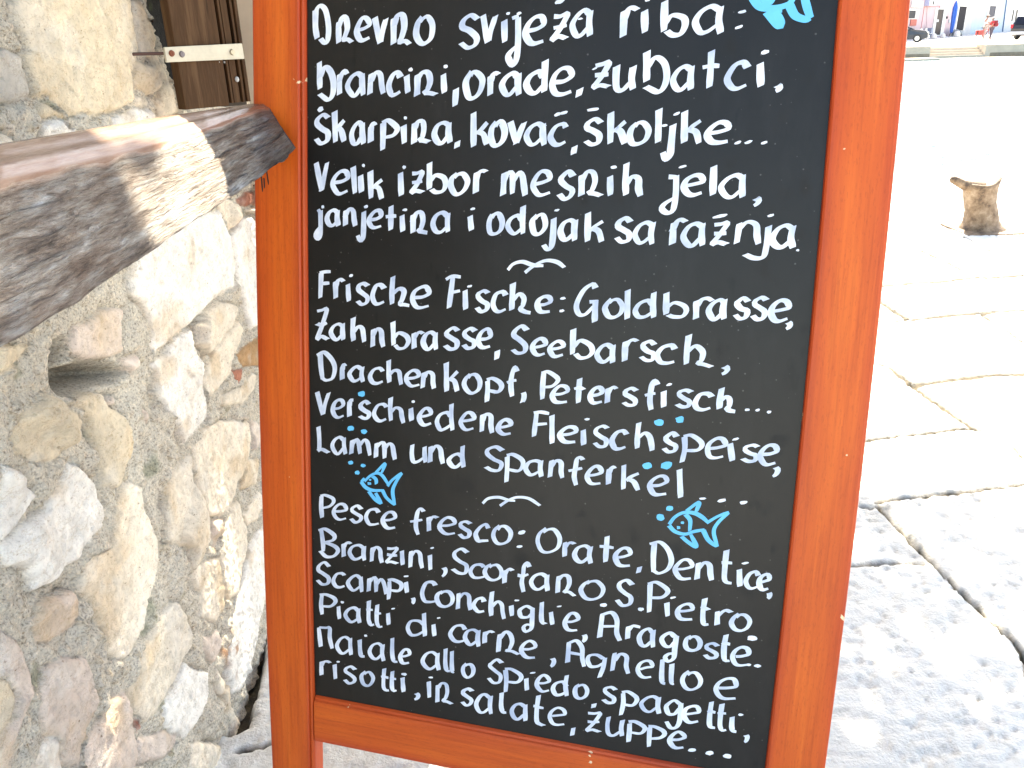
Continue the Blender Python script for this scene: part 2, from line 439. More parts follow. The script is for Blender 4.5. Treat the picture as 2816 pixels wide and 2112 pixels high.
WY, WZZ = np.meshgrid(wy_, wz_, indexing='ij')
qy = WY+.005*fbm(WY*38, WZZ*38, 3, 3); qz = WZZ+.005*fbm(WY*38, WZZ*38, 13, 3)
Hw = np.full(WY.shape, 0.0); tone = np.empty(WY.shape+(3,)); tone[:] = (.565, .515, .44)
mort = np.ones(WY.shape)
Hw += .005+.010*fbm(WY*9, WZZ*9, 61, 3)+.012*fbm(WY*24, WZZ*24, 67, 2)+.010*fbm(WY*48, WZZ*48, 63, 2)+.0055*fbm(WY*130, WZZ*130, 65, 2)
# pebbles in the mortar
cell = .016
ci = np.floor(WY/cell).astype(np.int64); cj = np.floor(WZZ/cell).astype(np.int64)
for di in (-1, 0, 1):
    for dj in (-1, 0, 1):
        a = ci+di; b_ = cj+dj
        cx = (a+_hash(a, b_, 1))*cell; cz = (b_+_hash(a, b_, 2))*cell
        rr = cell*(.12+.30*_hash(a, b_, 3)**2)
        d = np.hypot(WY-cx, WZZ-cz)/rr
        k = np.sqrt(np.clip(1-d*d, 0, 1)); on = _hash(a, b_, 4) > .45
        Hw += on*k*rr*.8
        pt = _hash(a, b_, 5)
        msk = on & (k > .25)
        tone[msk] = (np.stack([.50+.16*pt, .43+.15*pt, .33+.16*pt], -1))[msk]
def add_stone(poly, col, h, seed):
    r_ = np.random.default_rng(seed)
    p = np.array(poly); lo = p.min(0)-.03; hi = p.max(0)+.03
    msk = (WY > lo[0]) & (WY < hi[0]) & (WZZ > lo[1]) & (WZZ < hi[1])
    if not msk.any(): return
    y = qy[msk]; z = qz[msk]
    d = poly_dist(y, z, poly)
    size = math.sqrt(max(1e-5, abs(np.prod(hi-lo))))
    rim = min(.010, .10*size); h = h*.62+.006
    prof = np.sqrt(np.clip(1-(1-np.clip(d/rim, 0, 1))**2, 0, 1))
    c = p.mean(0)
    fac = np.full(y.shape, 10.0)
    for k in range(9):
        g = r_.normal(0, .30, 2); off = r_.uniform(-.001, .008)
        pc = c+r_.normal(0, .22, 2)*(hi-lo)
        fac = np.minimum(fac, off+g[0]*(y-pc[0])+g[1]*(z-pc[1]))
    fac = np.clip(fac, -.6*h, .5*h)
    surf = h+fac+.0022*fbm(y*30, z*30, seed, 2)+.0034*np.abs(fbm(y*55, z*70, seed+3, 3))+.0022*fbm(y*150, z*110, seed+5, 2)-.003*sstep(.25, .5, fbm(y*95, z*140, seed+9, 2))
    ins = d > 0
    hh = Hw[msk]; hh = np.where(ins, np.maximum(hh*.5-.006, -.004+prof*(surf+.004)), hh-.016*sstep(-.15, .35, fbm(y*11, z*11, 801, 2))*np.exp(-np.clip(-d, 0, 1)/.005))
    Hw[msk] = hh
    t = tone[msk]; j = 1+r_.normal(0, .05)
    # stains that belong to the stone: warm blotches, pale lichen
    sp = fbm(y*13, z*13, seed+31, 4); s2 = fbm(y*60, z*60, seed+77, 3)
    cc = np.array(col)*j
    warm = np.array([.60, .43, .25])
    w1 = (sstep(.10, .55, sp)*.55)[:, None]
    ct = cc*(1-w1)+warm*w1
    w2 = (sstep(.15, .5, -sp)*.35)[:, None]
    ct = ct*(1-w2)+np.array([.80, .75, .68])*w2
    ct = ct*(1+.22*s2)[:, None]
    a = sstep(-.001, .003, d)[:, None]
    tone[msk] = t*(1-a)+ct*a
    m2 = mort[msk]; mort[msk] = m2*(1-a[:, 0])
traced = []
for k, (tl, col, h, s) in enumerate(STONES):
    poly = wl(*tl, pp(s)); traced.append(poly)
    add_stone(poly, col, h, 100+k)
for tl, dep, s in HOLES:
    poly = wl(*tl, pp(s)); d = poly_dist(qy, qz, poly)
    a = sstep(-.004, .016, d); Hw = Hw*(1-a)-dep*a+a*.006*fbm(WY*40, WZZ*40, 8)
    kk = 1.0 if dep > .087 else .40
    tone = tone*(1-kk*a[..., None])+np.array([.006, .0055, .005])*kk*a[..., None]  # cavity shadow put into the stone colour, almost black in the deepest
# the rest of the wall: stones laid beyond what the picture shows
r_ = np.random.default_rng(5)
used = [np.array(t) for t in traced]
cents = [(t.mean(0), (t.max(0)-t.min(0))*.5) for t in used]
z = .1
while z < 2.6:
    y = .1+r_.uniform(0, .1)
    while y < 2.85:
        w, h = r_.uniform(.07, .15), r_.uniform(.05, .09)
        c = np.array([y+w/2, z+r_.normal(0, .01)])
        if (c[1] > 1.42 or c[0] < .78 or c[0] > 2.1):
            n = 9; an = np.linspace(0, 2*math.pi, n, endpoint=False)+r_.uniform(0, .5)
            rad = r_.uniform(.78, 1.05, n)
            add_stone([(c[0]+.52*w*q*math.copysign(abs(math.cos(a))**.7, math.cos(a)), c[1]+.55*h*q*math.copysign(abs(math.sin(a))**.7, math.sin(a))) for a, q in zip(an, rad)],
                      [W_, C_, T_, P_, C_][r_.integers(5)], .025, 1000+int(r_.integers(1e6)))
        y += w+.012
    z += .085
# iron-red staining on the foot of the long pale corner stone
st = wl(*TG, [(440, 300), (520, 330), (500, 640), (470, 760), (350, 520), (370, 420)])
d = poly_dist(qy, qz, st); a = sstep(-.012, .012, d)*(sstep(-.1, .25, fbm(WY*40, WZZ*40, 91, 3)))*.75
tone = tone*(1-a[..., None])+np.array([.36, .16, .06])*a[..., None]
# little patches of moss in the joints
mo = sstep(.42, .62, fbm(WY*14, WZZ*14, 301, 3))*mort*.5
tone = tone*(1-mo[..., None])+np.array([.10, .13, .05])*mo[..., None]
PW = np.stack([WALL_X+Hw, WY, WZZ], -1)
def wall_mat():
    m, nt, b = new_mat('rubble_stone')
    at = N(nt, 'ShaderNodeAttribute', attribute_name='tone')
    n1 = noise_tex(nt, 120, 6, .7); n2 = noise_tex(nt, 420, 3, .6)
    r = ramp(nt, [(.25, (.62, .60, .58)), (.48, (1, 1, 1)), (.75, (1.12, 1.11, 1.08))])
    nt.links.new(n1.outputs['Fac'], r.inputs[0])
    c = mixrgb(nt, 'MULTIPLY', .75, at.outputs['Color'], r.outputs[0])
    n4 = noise_tex(nt, 170, 2, .5, stretch=(1, .8, 1.6)); n5 = noise_tex(nt, 22, 3, .6)
    r4 = ramp(nt, [(.66, (1, 1, 1)), (.72, (.50, .42, .34))]); nt.links.new(n4.outputs['Fac'], r4.inputs[0])
    r5 = ramp(nt, [(.45, (0, 0, 0)), (.60, (1, 1, 1))]); nt.links.new(n5.outputs['Fac'], r5.inputs[0])
    c = mixrgb(nt, 'MULTIPLY', r5.outputs[0], c, r4.outputs[0])
    mo_ = N(nt, 'ShaderNodeAttribute', attribute_name='mortar')
    n6 = noise_tex(nt, 240, 3, .7)
    r6 = ramp(nt, [(.33, (.52, .50, .48)), (.46, (.96, .95, .93)), (.56, (1.04, 1.02, .99)), (.68, (1.34, 1.30, 1.22))]); nt.links.new(n6.outputs['Fac'], r6.inputs[0])
    c = mixrgb(nt, 'MULTIPLY', mo_.outputs['Fac'], c, r6.outputs[0])
    n7 = noise_tex(nt, 30, 5, .65, stretch=(1, .5, 1.2))
    r7 = ramp(nt, [(.485, (1, 1, 1)), (.50, (.70, .60, .48)), (.515, (1, 1, 1))]); nt.links.new(n7.outputs['Fac'], r7.inputs[0])
    c = mixrgb(nt, 'MULTIPLY', .55, c, r7.outputs[0])
    nt.links.new(c, b.inputs['Base Color'])
    b.inputs['Roughness'].default_value = .88; b.inputs['Specular IOR Level'].default_value = .25
    a = N(nt, 'ShaderNodeMath', operation='ADD'); nt.links.new(n1.outputs['Fac'], a.inputs[0]); nt.links.new(n2.outputs['Fac'], a.inputs[1])
    bump(nt, b, a.outputs[0], .8, .005)
    return m
M_WALL = wall_mat()
wall = empty('stone_wall', (WALL_X, 1.5, 0))
tag(wall, 'rough rubble stone wall of pale stones set in grey mortar left of the chalkboard', 'wall')
wall.matrix_world = Matrix.Translation((WALL_X, 1.5, 0))
PW2 = PW-np.array([WALL_X, 1.5, 0])
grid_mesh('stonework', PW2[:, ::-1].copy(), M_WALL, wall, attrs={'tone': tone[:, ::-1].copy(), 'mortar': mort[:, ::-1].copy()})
bm = bmesh.new(); box(bm, -.45, -.105, -1.35, 1.4, -.03, 2.6)
bm_obj('wall_core', bm, plain('grey_mortar', (.40, .37, .33), .9, bstr=.5), wall)

# ================================================================== BROWN SHUTTER WITH ITS STRAP
M_BROWN = None
def wood_mat(name, stops, scale, stretch, rough, bstr, vec='Object', spec=.5, coat=0):
    m, nt, b = new_mat(name)
    n1 = noise_tex(nt, scale, 7, .62, coord=vec, stretch=stretch)
    n2 = noise_tex(nt, scale*5, 3, .6, coord=vec, stretch=stretch)
    a = N(nt, 'ShaderNodeMath', operation='MULTIPLY_ADD'); a.inputs[1].default_value = .25
    nt.links.new(n2.outputs['Fac'], a.inputs[0]); nt.links.new(n1.outputs['Fac'], a.inputs[2])
    r = ramp(nt, stops); nt.links.new(a.outputs[0], r.inputs[0]); nt.links.new(r.outputs[0], b.inputs['Base Color'])
    b.inputs['Roughness'].default_value = rough; b.inputs['Specular IOR Level'].default_value = spec
    b.inputs['Coat Weight'].default_value = coat; b.inputs['Coat Roughness'].default_value = .2
    bump(nt, b, a.outputs[0], bstr, .003)
    return m
M_BROWN = wood_mat('brown_wood', [(.47, (.028, .013, .005)), (.56, (.080, .040, .017)), (.63, (.060, .029, .012)), (.78, (.115, .062, .029))], 22, (2.4, 2.4, .16), .6, .35, spec=.12)
o_ = depth_pt([(511, 302)], 1.40)[0]
ang = R(37)
sx = np.array([math.sin(ang), math.cos(ang), 0]); sn = np.array([math.cos(ang), -math.sin(ang), 0])   # across, towards the viewer
sh = empty('window_shutter'); tag(sh, 'brown grained wooden shutter edge held by a pale metal strap on the stone wall', 'shutter')
shM = Matrix(((sx[0], -sn[0], 0, o_[0]), (sx[1], -sn[1], 0, o_[1]), (sx[2], -sn[2], 1, o_[2]), (0, 0, 0, 1)))
sh.matrix_world = shM
def sp(px):   # picture point on the shutter face -> local (across, up)
    h = hit(px, o_, sn)-o_
    return [(float(q @ sx), float(q[2])) for q in h]
wS = sp([(690, 284)])[0][0]
top_s = .62
bm = bmesh.new(); box(bm, 0, wS*.66, 0, .022, 0, top_s, .0015); bm_obj('panel', bm, M_BROWN, sh)
bm = bmesh.new()
for a, b_, dy in ((.665, .70, .010), (.705, .74, .001), (.745, .755, .009), (.76, .86, .003), (.865, .885, .010), (.89, .93, .001), (.935, .945, .008), (.95, 1.0, -.001)):
    box(bm, wS*a, wS*b_, dy, .024, .004, top_s, .0008)
bm_obj('moulding', bm, M_BROWN, sh)
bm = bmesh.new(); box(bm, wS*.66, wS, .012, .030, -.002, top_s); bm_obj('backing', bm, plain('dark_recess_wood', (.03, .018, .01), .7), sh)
q = sp([(400+200/4.424, 575/4.424), (400+1150/4.424, 528/4.424), (400+1182/4.424, 716/4.424), (400+230/4.424, 760/4.424)])
bm = bmesh.new()
fr = [bm.verts.new((a, -.0065, b_)) for a, b_ in q]; bk = [bm.verts.new((a, -.0015, b_)) for a, b_ in q]
bm.faces.new(fr); bm.faces.new(bk[::-1])
for i in range(4): bm.faces.new((fr[i], bk[i], bk[(i+1) % 4], fr[(i+1) % 4]))
bmesh.ops.bevel(bm, geom=bm.edges[:], offset=.0008, segments=2, affect='EDGES')
M_STRAP = plain('pale_metal_strap', (.50, .46, .36), .45, .25, .14, 30, .15)
strap = bm_obj('strap', bm, M_STRAP, sh)
for (zx, zy), mt, nm in (((1025, 635), plain('screw_steel', (.42, .38, .30), .35, .8), 'screw'), ((415, 660), plain('screw_worn', (.22, .19, .20), .5, .5), 'screw'), ((290, 650), plain('rust', (.22, .07, .035), .8), 'rusty_screw')):
    c = sp([(400+zx/4.424, zy/4.424)])[0]
    bm = bmesh.new()
    bmesh.ops.create_cone(bm, cap_ends=True, segments=16, radius1=.0052, radius2=.004, depth=.003, matrix=Matrix.Translation((c[0], -.008, c[1])) @ Matrix.Rotation(R(90), 4, 'X'))
    for k in range(2):
        box(bm, c[0]-.0028 if k else c[0]-.0005, c[0]+.0028 if k else c[0]+.0005, -.0101, -.0094, c[1]-.0005 if k else c[1]-.0028, c[1]+.0005 if k else c[1]+.0028)
    bm_obj(nm, bm, mt, strap)
c0 = sp([(400+200/4.424, 650/4.424), (400+40/4.424, 652/4.424)])
bm = bmesh.new(); tube(bm, [(c0[0][0]+.01, -.003, c0[0][1]), (c0[1][0]-.03, .03, c0[1][1])], .0026, 10)
bm_obj('anchor_rod', bm, plain('rusty_rod', (.09, .045, .035), .8), sh)
# paint spots and a filled hole on the shutter
M_FILL = plain('filler', (.40, .40, .38), .7)
for zx, zy, r0 in ((1120, 965, .0045), (965, 755, .0018), (900, 755, .0014)):
    c = sp([(400+zx/4.424, zy/4.424)])[0]
    bm = bmesh.new()
    bmesh.ops.create_uvsphere(bm, u_segments=10, v_segments=6, radius=1, matrix=Matrix.Translation((c[0], .0015, c[1])) @ Matrix.Diagonal((r0, .0022, r0*1.1, 1)))
    bm_obj('filler_spot', bm, M_FILL, sh, True)
# cream window frame beyond it
wf = empty('window_frame'); tag(wf, 'cream painted frame post just visible between brown shutter and chalkboard', 'window frame')
c = depth_pt([(712, 60)], 1.78)[0]
wf.location = (c[0], c[1], 0)
bm = bmesh.new(); box(bm, -.045, .05, 0, .05, .62, 2.3, .003)
bm_obj('jamb', bm, plain('cream_paint', (.62, .50, .36), .6), wf)
bm = bmesh.new(); box(bm, -.09, .12, -.03, .09, .56, .617, .004)
bm_obj('sill', bm, plain('cream_sill', (.58, .49, .38), .7), wf)

# ================================================================== CHALKBOARD
BS = 1.1
YAW, LEAN = -.275887, .2210499
U = np.array([math.cos(YAW), math.sin(YAW), 0]); nb = np.array([-math.sin(YAW), math.cos(YAW), 0])
V = np.array([0, 0, 1])*math.cos(LEAN)+nb*math.sin(LEAN)
NB = np.cross(U, V)
P0 = np.array([0, BS, CAM_H])
def buv(px, w=0.0):
    h = hit(px, P0+NB*w, NB)-P0
    return np.stack([h @ U, h @ V], 1)
sign = empty('chalkboard_sign')
tag(sign, 'orange-red wooden menu chalkboard covered with white hand lettering and blue fish', 'chalkboard')
BM = Matrix(((U[0], V[0], NB[0], P0[0]), (U[1], V[1], NB[1], P0[1]), (U[2], V[2], NB[2], P0[2]), (0, 0, 0, 1)))
# the Empty stands at the foot of the board; parts are built in board axes (u, v, w)
foot_v = -(CAM_H-.004)/math.cos(LEAN)
foot = P0+V*foot_v
sign.matrix_world = Matrix.Translation(Vector(foot)) @ Matrix(((U[0], V[0], NB[0]), (U[1], V[1], NB[1]), (U[2], V[2], NB[2]))).to_4x4()
OFF = np.array([0, -foot_v, 0])
def blk(P): return np.asarray(P, float)+OFF

def stain_mat(name='stained_wood'):
    m, nt, b = new_mat(name)
    at = N(nt, 'ShaderNodeAttribute', attribute_name='rim')
    tc = N(nt, 'ShaderNodeTexCoord')
    ax = N(nt, 'ShaderNodeAttribute', attribute_name='along')
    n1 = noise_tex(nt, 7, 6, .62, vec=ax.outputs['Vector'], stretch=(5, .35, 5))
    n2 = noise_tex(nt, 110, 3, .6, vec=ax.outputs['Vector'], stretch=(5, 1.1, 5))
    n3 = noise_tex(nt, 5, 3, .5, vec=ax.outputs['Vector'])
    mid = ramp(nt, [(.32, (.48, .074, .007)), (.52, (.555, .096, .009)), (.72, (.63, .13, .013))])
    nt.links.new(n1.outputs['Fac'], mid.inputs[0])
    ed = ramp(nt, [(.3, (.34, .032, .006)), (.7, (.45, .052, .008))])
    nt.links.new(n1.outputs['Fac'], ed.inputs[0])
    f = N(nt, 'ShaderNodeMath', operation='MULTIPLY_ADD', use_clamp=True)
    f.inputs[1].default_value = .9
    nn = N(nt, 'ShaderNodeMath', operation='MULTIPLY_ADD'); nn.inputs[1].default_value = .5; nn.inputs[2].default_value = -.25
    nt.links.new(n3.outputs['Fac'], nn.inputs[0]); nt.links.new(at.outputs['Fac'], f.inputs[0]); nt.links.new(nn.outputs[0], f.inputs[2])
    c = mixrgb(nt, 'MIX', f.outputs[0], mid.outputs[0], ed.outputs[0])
    gr = ramp(nt, [(.34, (.50, .42, .38)), (.44, (1, 1, 1))]); nt.links.new(n2.outputs['Fac'], gr.inputs[0])
    c = mixrgb(nt, 'MULTIPLY', .28, c, gr.outputs[0])
    n5 = noise_tex(nt, 26, 5, .7, vec=ax.outputs['Vector'], stretch=(9, .25, 9))
    g5 = ramp(nt, [(.30, (.74, .66, .60)), (.5, (1, 1, 1)), (.7, (1.10, 1.14, 1.16))]); nt.links.new(n5.outputs['Fac'], g5.inputs[0])
    c = mixrgb(nt, 'MULTIPLY', .75, c, g5.outputs[0])
    # small chips down to pale wood
    ch = noise_tex(nt, 75, 2, .5, vec=tc.outputs['Object']); ch2 = noise_tex(nt, 9, 2, .5, vec=tc.outputs['Object'])
    k = N(nt, 'ShaderNodeMath', operation='MULTIPLY'); nt.links.new(ch.outputs['Fac'], k.inputs[0]); nt.links.new(ch2.outputs['Fac'], k.inputs[1])
    k2 = N(nt, 'ShaderNodeMath', operation='MULTIPLY_ADD'); k2.inputs[1].default_value = .045; nt.links.new(at.outputs['Fac'], k2.inputs[0]); nt.links.new(k.outputs[0], k2.inputs[2])
    kr = ramp(nt, [(.468, (0, 0, 0)), (.482, (1, 1, 1))]); nt.links.new(k2.outputs[0], kr.inputs[0])
    c = mixrgb(nt, 'MIX', kr.outputs[0], c, (.70, .50, .30))
    nt.links.new(c, b.inputs['Base Color'])
    b.inputs['Roughness'].default_value = .42; b.inputs['Specular IOR Level'].default_value = .3
    bump(nt, b, n2.outputs['Fac'], .08, .001)
    return m
M_STAIN = stain_mat()
def rail_mesh(name, A, B, prof, t_axis, along_len, parent, mat=M_STAIN):
    """A, B: (n,2) edge points in (u,v) for both edges; prof: list of (t, w, rim) across from A (t=0) to B (t=1)"""
    n = len(A); m = len(prof)
    pts = np.zeros((n, m, 3)); rim = np.zeros((n, m)); al = np.zeros((n, m, 3))
    for j, (t, w, rm) in enumerate(prof):
        pts[:, j, :2] = A*(1-t)+B*t; pts[:, j, 2] = w; rim[:, j] = rm
        L = np.concatenate([[0], np.cumsum(np.hypot(*np.diff((A+B)/2, axis=0).T))])
        wd = np.hypot(*(B-A).T)
        al[:, j, 0] = t*wd.mean(); al[:, j, 1] = L; al[:, j, 2] = w
    al[..., 1] += t_axis
    pts = blk(pts)
    V_ = pts.reshape(-1, 3); F_ = []
    for i in range(n-1):
        for j in range(m):
            k = (j+1) % m
            F_.append((i*m+j, i*m+k, (i+1)*m+k, (i+1)*m+j))
    F_.append(tuple(range(m))); F_.append(tuple((n-1)*m+j for j in range(m))[::-1])
    bm = bmesh.new(); vv = [bm.verts.new(p) for p in V_]
    for f_ in F_: bm.faces.new([vv[i] for i in f_])
    bmesh.ops.recalc_face_normals(bm, faces=bm.faces)
    me = bpy.data.meshes.new(name); bm.to_mesh(me); bm.free(); me.materials.append(mat)
    a = me.attributes.new('rim', 'FLOAT', 'POINT'); a.data.foreach_set('value', rim.reshape(-1))
    a = me.attributes.new('along', 'FLOAT_VECTOR', 'POINT'); a.data.foreach_set('vector', al.reshape(-1))
    return link(bpy.data.objects.new(name, me), parent)
def smooth_edge(px, vv):
    """measured edge points -> u as a gentle curve of v"""
    q = buv(px); c = np.polyfit(q[:, 1], q[:, 0], 2)
    vlo, vhi = q[:, 1].min(), q[:, 1].max()
    dcl = np.clip(vv, vlo-.03, vhi+.03)
    return np.stack([np.polyval(c, dcl), vv], 1)
LO = [(691.6, 0), (693.5, 200), (706.6, 1000), (708.4, 1000), (735, 1812), (747, 2112)]
LI = [(836, 0), (837.3, 600), (840, 800), (844, 1140), (851, 1500), (858.5, 1900)]
RI = [(2295.7, 119), (2275.7, 400), (2264, 540), (2221, 1000), (2208, 1140), (2170, 1512), (2140, 1812), (2105, 2112)]
RO = [(2505, 0), (2477.5, 300), (2468, 400), (2406, 1000), (2309, 1812), (2271, 2112)]
RT = [(863, 1930), (1115, 1977), (1290, 2011), (1500, 2052), (1862, 2117)]
RB = [(861, 2042.6), (1000, 2072), (1100, 2092)]
vv = np.linspace(foot_v, .26, 40)
eLO, eLI, eRI, eRO = (smooth_edge(e, vv) for e in (LO, LI, RI, RO))
D_ = .030    # thickness of the frame
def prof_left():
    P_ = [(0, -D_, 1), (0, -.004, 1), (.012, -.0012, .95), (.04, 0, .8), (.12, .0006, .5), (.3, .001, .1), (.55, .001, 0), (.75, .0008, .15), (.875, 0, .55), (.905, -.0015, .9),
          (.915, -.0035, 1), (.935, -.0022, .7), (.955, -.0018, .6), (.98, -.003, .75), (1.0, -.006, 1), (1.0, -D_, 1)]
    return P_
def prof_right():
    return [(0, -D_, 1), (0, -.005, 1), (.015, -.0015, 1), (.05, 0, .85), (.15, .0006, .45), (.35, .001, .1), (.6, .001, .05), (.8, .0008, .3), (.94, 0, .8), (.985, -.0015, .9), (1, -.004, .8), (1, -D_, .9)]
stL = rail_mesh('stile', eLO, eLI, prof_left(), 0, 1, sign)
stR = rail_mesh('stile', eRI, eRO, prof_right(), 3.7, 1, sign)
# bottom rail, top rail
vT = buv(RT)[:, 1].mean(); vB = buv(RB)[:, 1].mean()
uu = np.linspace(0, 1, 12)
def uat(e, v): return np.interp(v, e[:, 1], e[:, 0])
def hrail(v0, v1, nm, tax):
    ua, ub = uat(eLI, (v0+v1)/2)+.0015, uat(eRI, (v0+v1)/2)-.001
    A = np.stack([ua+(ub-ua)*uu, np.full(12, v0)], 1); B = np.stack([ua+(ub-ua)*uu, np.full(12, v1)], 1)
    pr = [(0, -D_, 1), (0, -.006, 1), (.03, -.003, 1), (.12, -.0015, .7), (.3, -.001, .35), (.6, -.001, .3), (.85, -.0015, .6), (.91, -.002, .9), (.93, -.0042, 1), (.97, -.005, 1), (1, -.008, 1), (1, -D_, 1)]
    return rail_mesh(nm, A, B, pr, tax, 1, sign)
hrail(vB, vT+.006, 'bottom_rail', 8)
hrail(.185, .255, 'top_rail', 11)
# black panel
PW_ = -.0085
def panel_mat():
    m, nt, b = new_mat('black_board')
    n1 = noise_tex(nt, 6, 6, .65); n2 = noise_tex(nt, 500, 2, .5); n3 = noise_tex(nt, 26, 3, .55, stretch=(1, .7, 1))
    r = ramp(nt, [(.3, (.0060, .0054, .0046)), (.7, (.0095, .0086, .0074))]); nt.links.new(n1.outputs['Fac'], r.inputs[0])
    vo = N(nt, 'ShaderNodeTexVoronoi'); vo.inputs['Scale'].default_value = 85; vo.inputs['Randomness'].default_value = 1
    tcv = N(nt, 'ShaderNodeTexCoord'); nt.links.new(tcv.outputs['Object'], vo.inputs['Vector'])
    dsum = N(nt, 'ShaderNodeMath', operation='MULTIPLY_ADD'); dsum.inputs[1].default_value = .10
    sepc = N(nt, 'ShaderNodeSeparateColor'); nt.links.new(vo.outputs['Color'], sepc.inputs[0])
    nt.links.new(sepc.outputs[0], dsum.inputs[0]); nt.links.new(vo.outputs['Distance'], dsum.inputs[2])
    s = ramp(nt, [(.085, (1, 1, 1)), (.115, (0, 0, 0))]); nt.links.new(dsum.outputs[0], s.inputs[0])
    c = mixrgb(nt, 'MIX', s.outputs[0], r.outputs[0], (.065, .063, .058))
    n8 = noise_tex(nt, 9, 5, .7, stretch=(1.6, .5, 1)); h8 = ramp(nt, [(.52, (0, 0, 0)), (.75, (.5, .5, .5))]); nt.links.new(n8.outputs['Fac'], h8.inputs[0])
    c = mixrgb(nt, 'MIX', h8.outputs[0], c, (.018, .0175, .017))
    n9 = noise_tex(nt, 14, 3, .55, stretch=(2.2, .8, 1)); h9 = ramp(nt, [(.66, (1, 1, 1)), (.73, (.35, .35, .35))]); nt.links.new(n9.outputs['Fac'], h9.inputs[0])
    c = mixrgb(nt, 'MULTIPLY', 1.0, c, h9.outputs[0])
    nt.links.new(c, b.inputs['Base Color'])
    rr = ramp(nt, [(.60, (.36, .36, .36)), (.72, (.52, .52, .52))]); nt.links.new(n3.outputs['Fac'], rr.inputs[0])
    nt.links.new(rr.outputs[0], b.inputs['Roughness'])
    b.inputs['Specular IOR Level'].default_value = .28
    bump(nt, b, n2.outputs['Fac'], .10, .0006)
    return m
bm = bmesh.new()
ul0, ur0 = eLI[:, 0].min()-.012, eRI[:, 0].max()+.012
b0 = blk((ul0, vB+.01, 0)); b1 = blk((ur0, .24, 0))
box(bm, b0[0], b1[0], b0[1], b1[1], -.016, PW_)
panel = bm_obj('panel', bm, panel_mat(), sign)
# rear prop: two slim legs and a cross bar, hinged at the top
bm = bmesh.new()
M_PROP = plain('prop_wood', (.40, .09, .015), .5, var=.2, scale=14)
Minv = sign.matrix_world.inverted()
for ue in (-.22, .30):
    topw = P0+U*ue+V*.20-NB*.035
    bot = topw+nb*.95; bot[2] = .014
    a = Minv @ Vector(topw); b_ = Minv @ Vector(bot)
    bm = bmesh.new(); tube(bm, [a, b_], .014, 4); bm_obj('prop_leg', bm, M_PROP, sign)
tA = Minv @ Vector(P0+U*-.22+V*.20-NB*.035+0.55*((nb*.95)+np.array([0, 0, -1.45]))); tB = Minv @ Vector(P0+U*.30+V*.20-NB*.035+0.55*((nb*.95)+np.array([0, 0, -1.45])))
bm = bmesh.new(); tube(bm, [tA, tB], .011, 4); bm_obj('prop_bar', bm, M_PROP, sign)

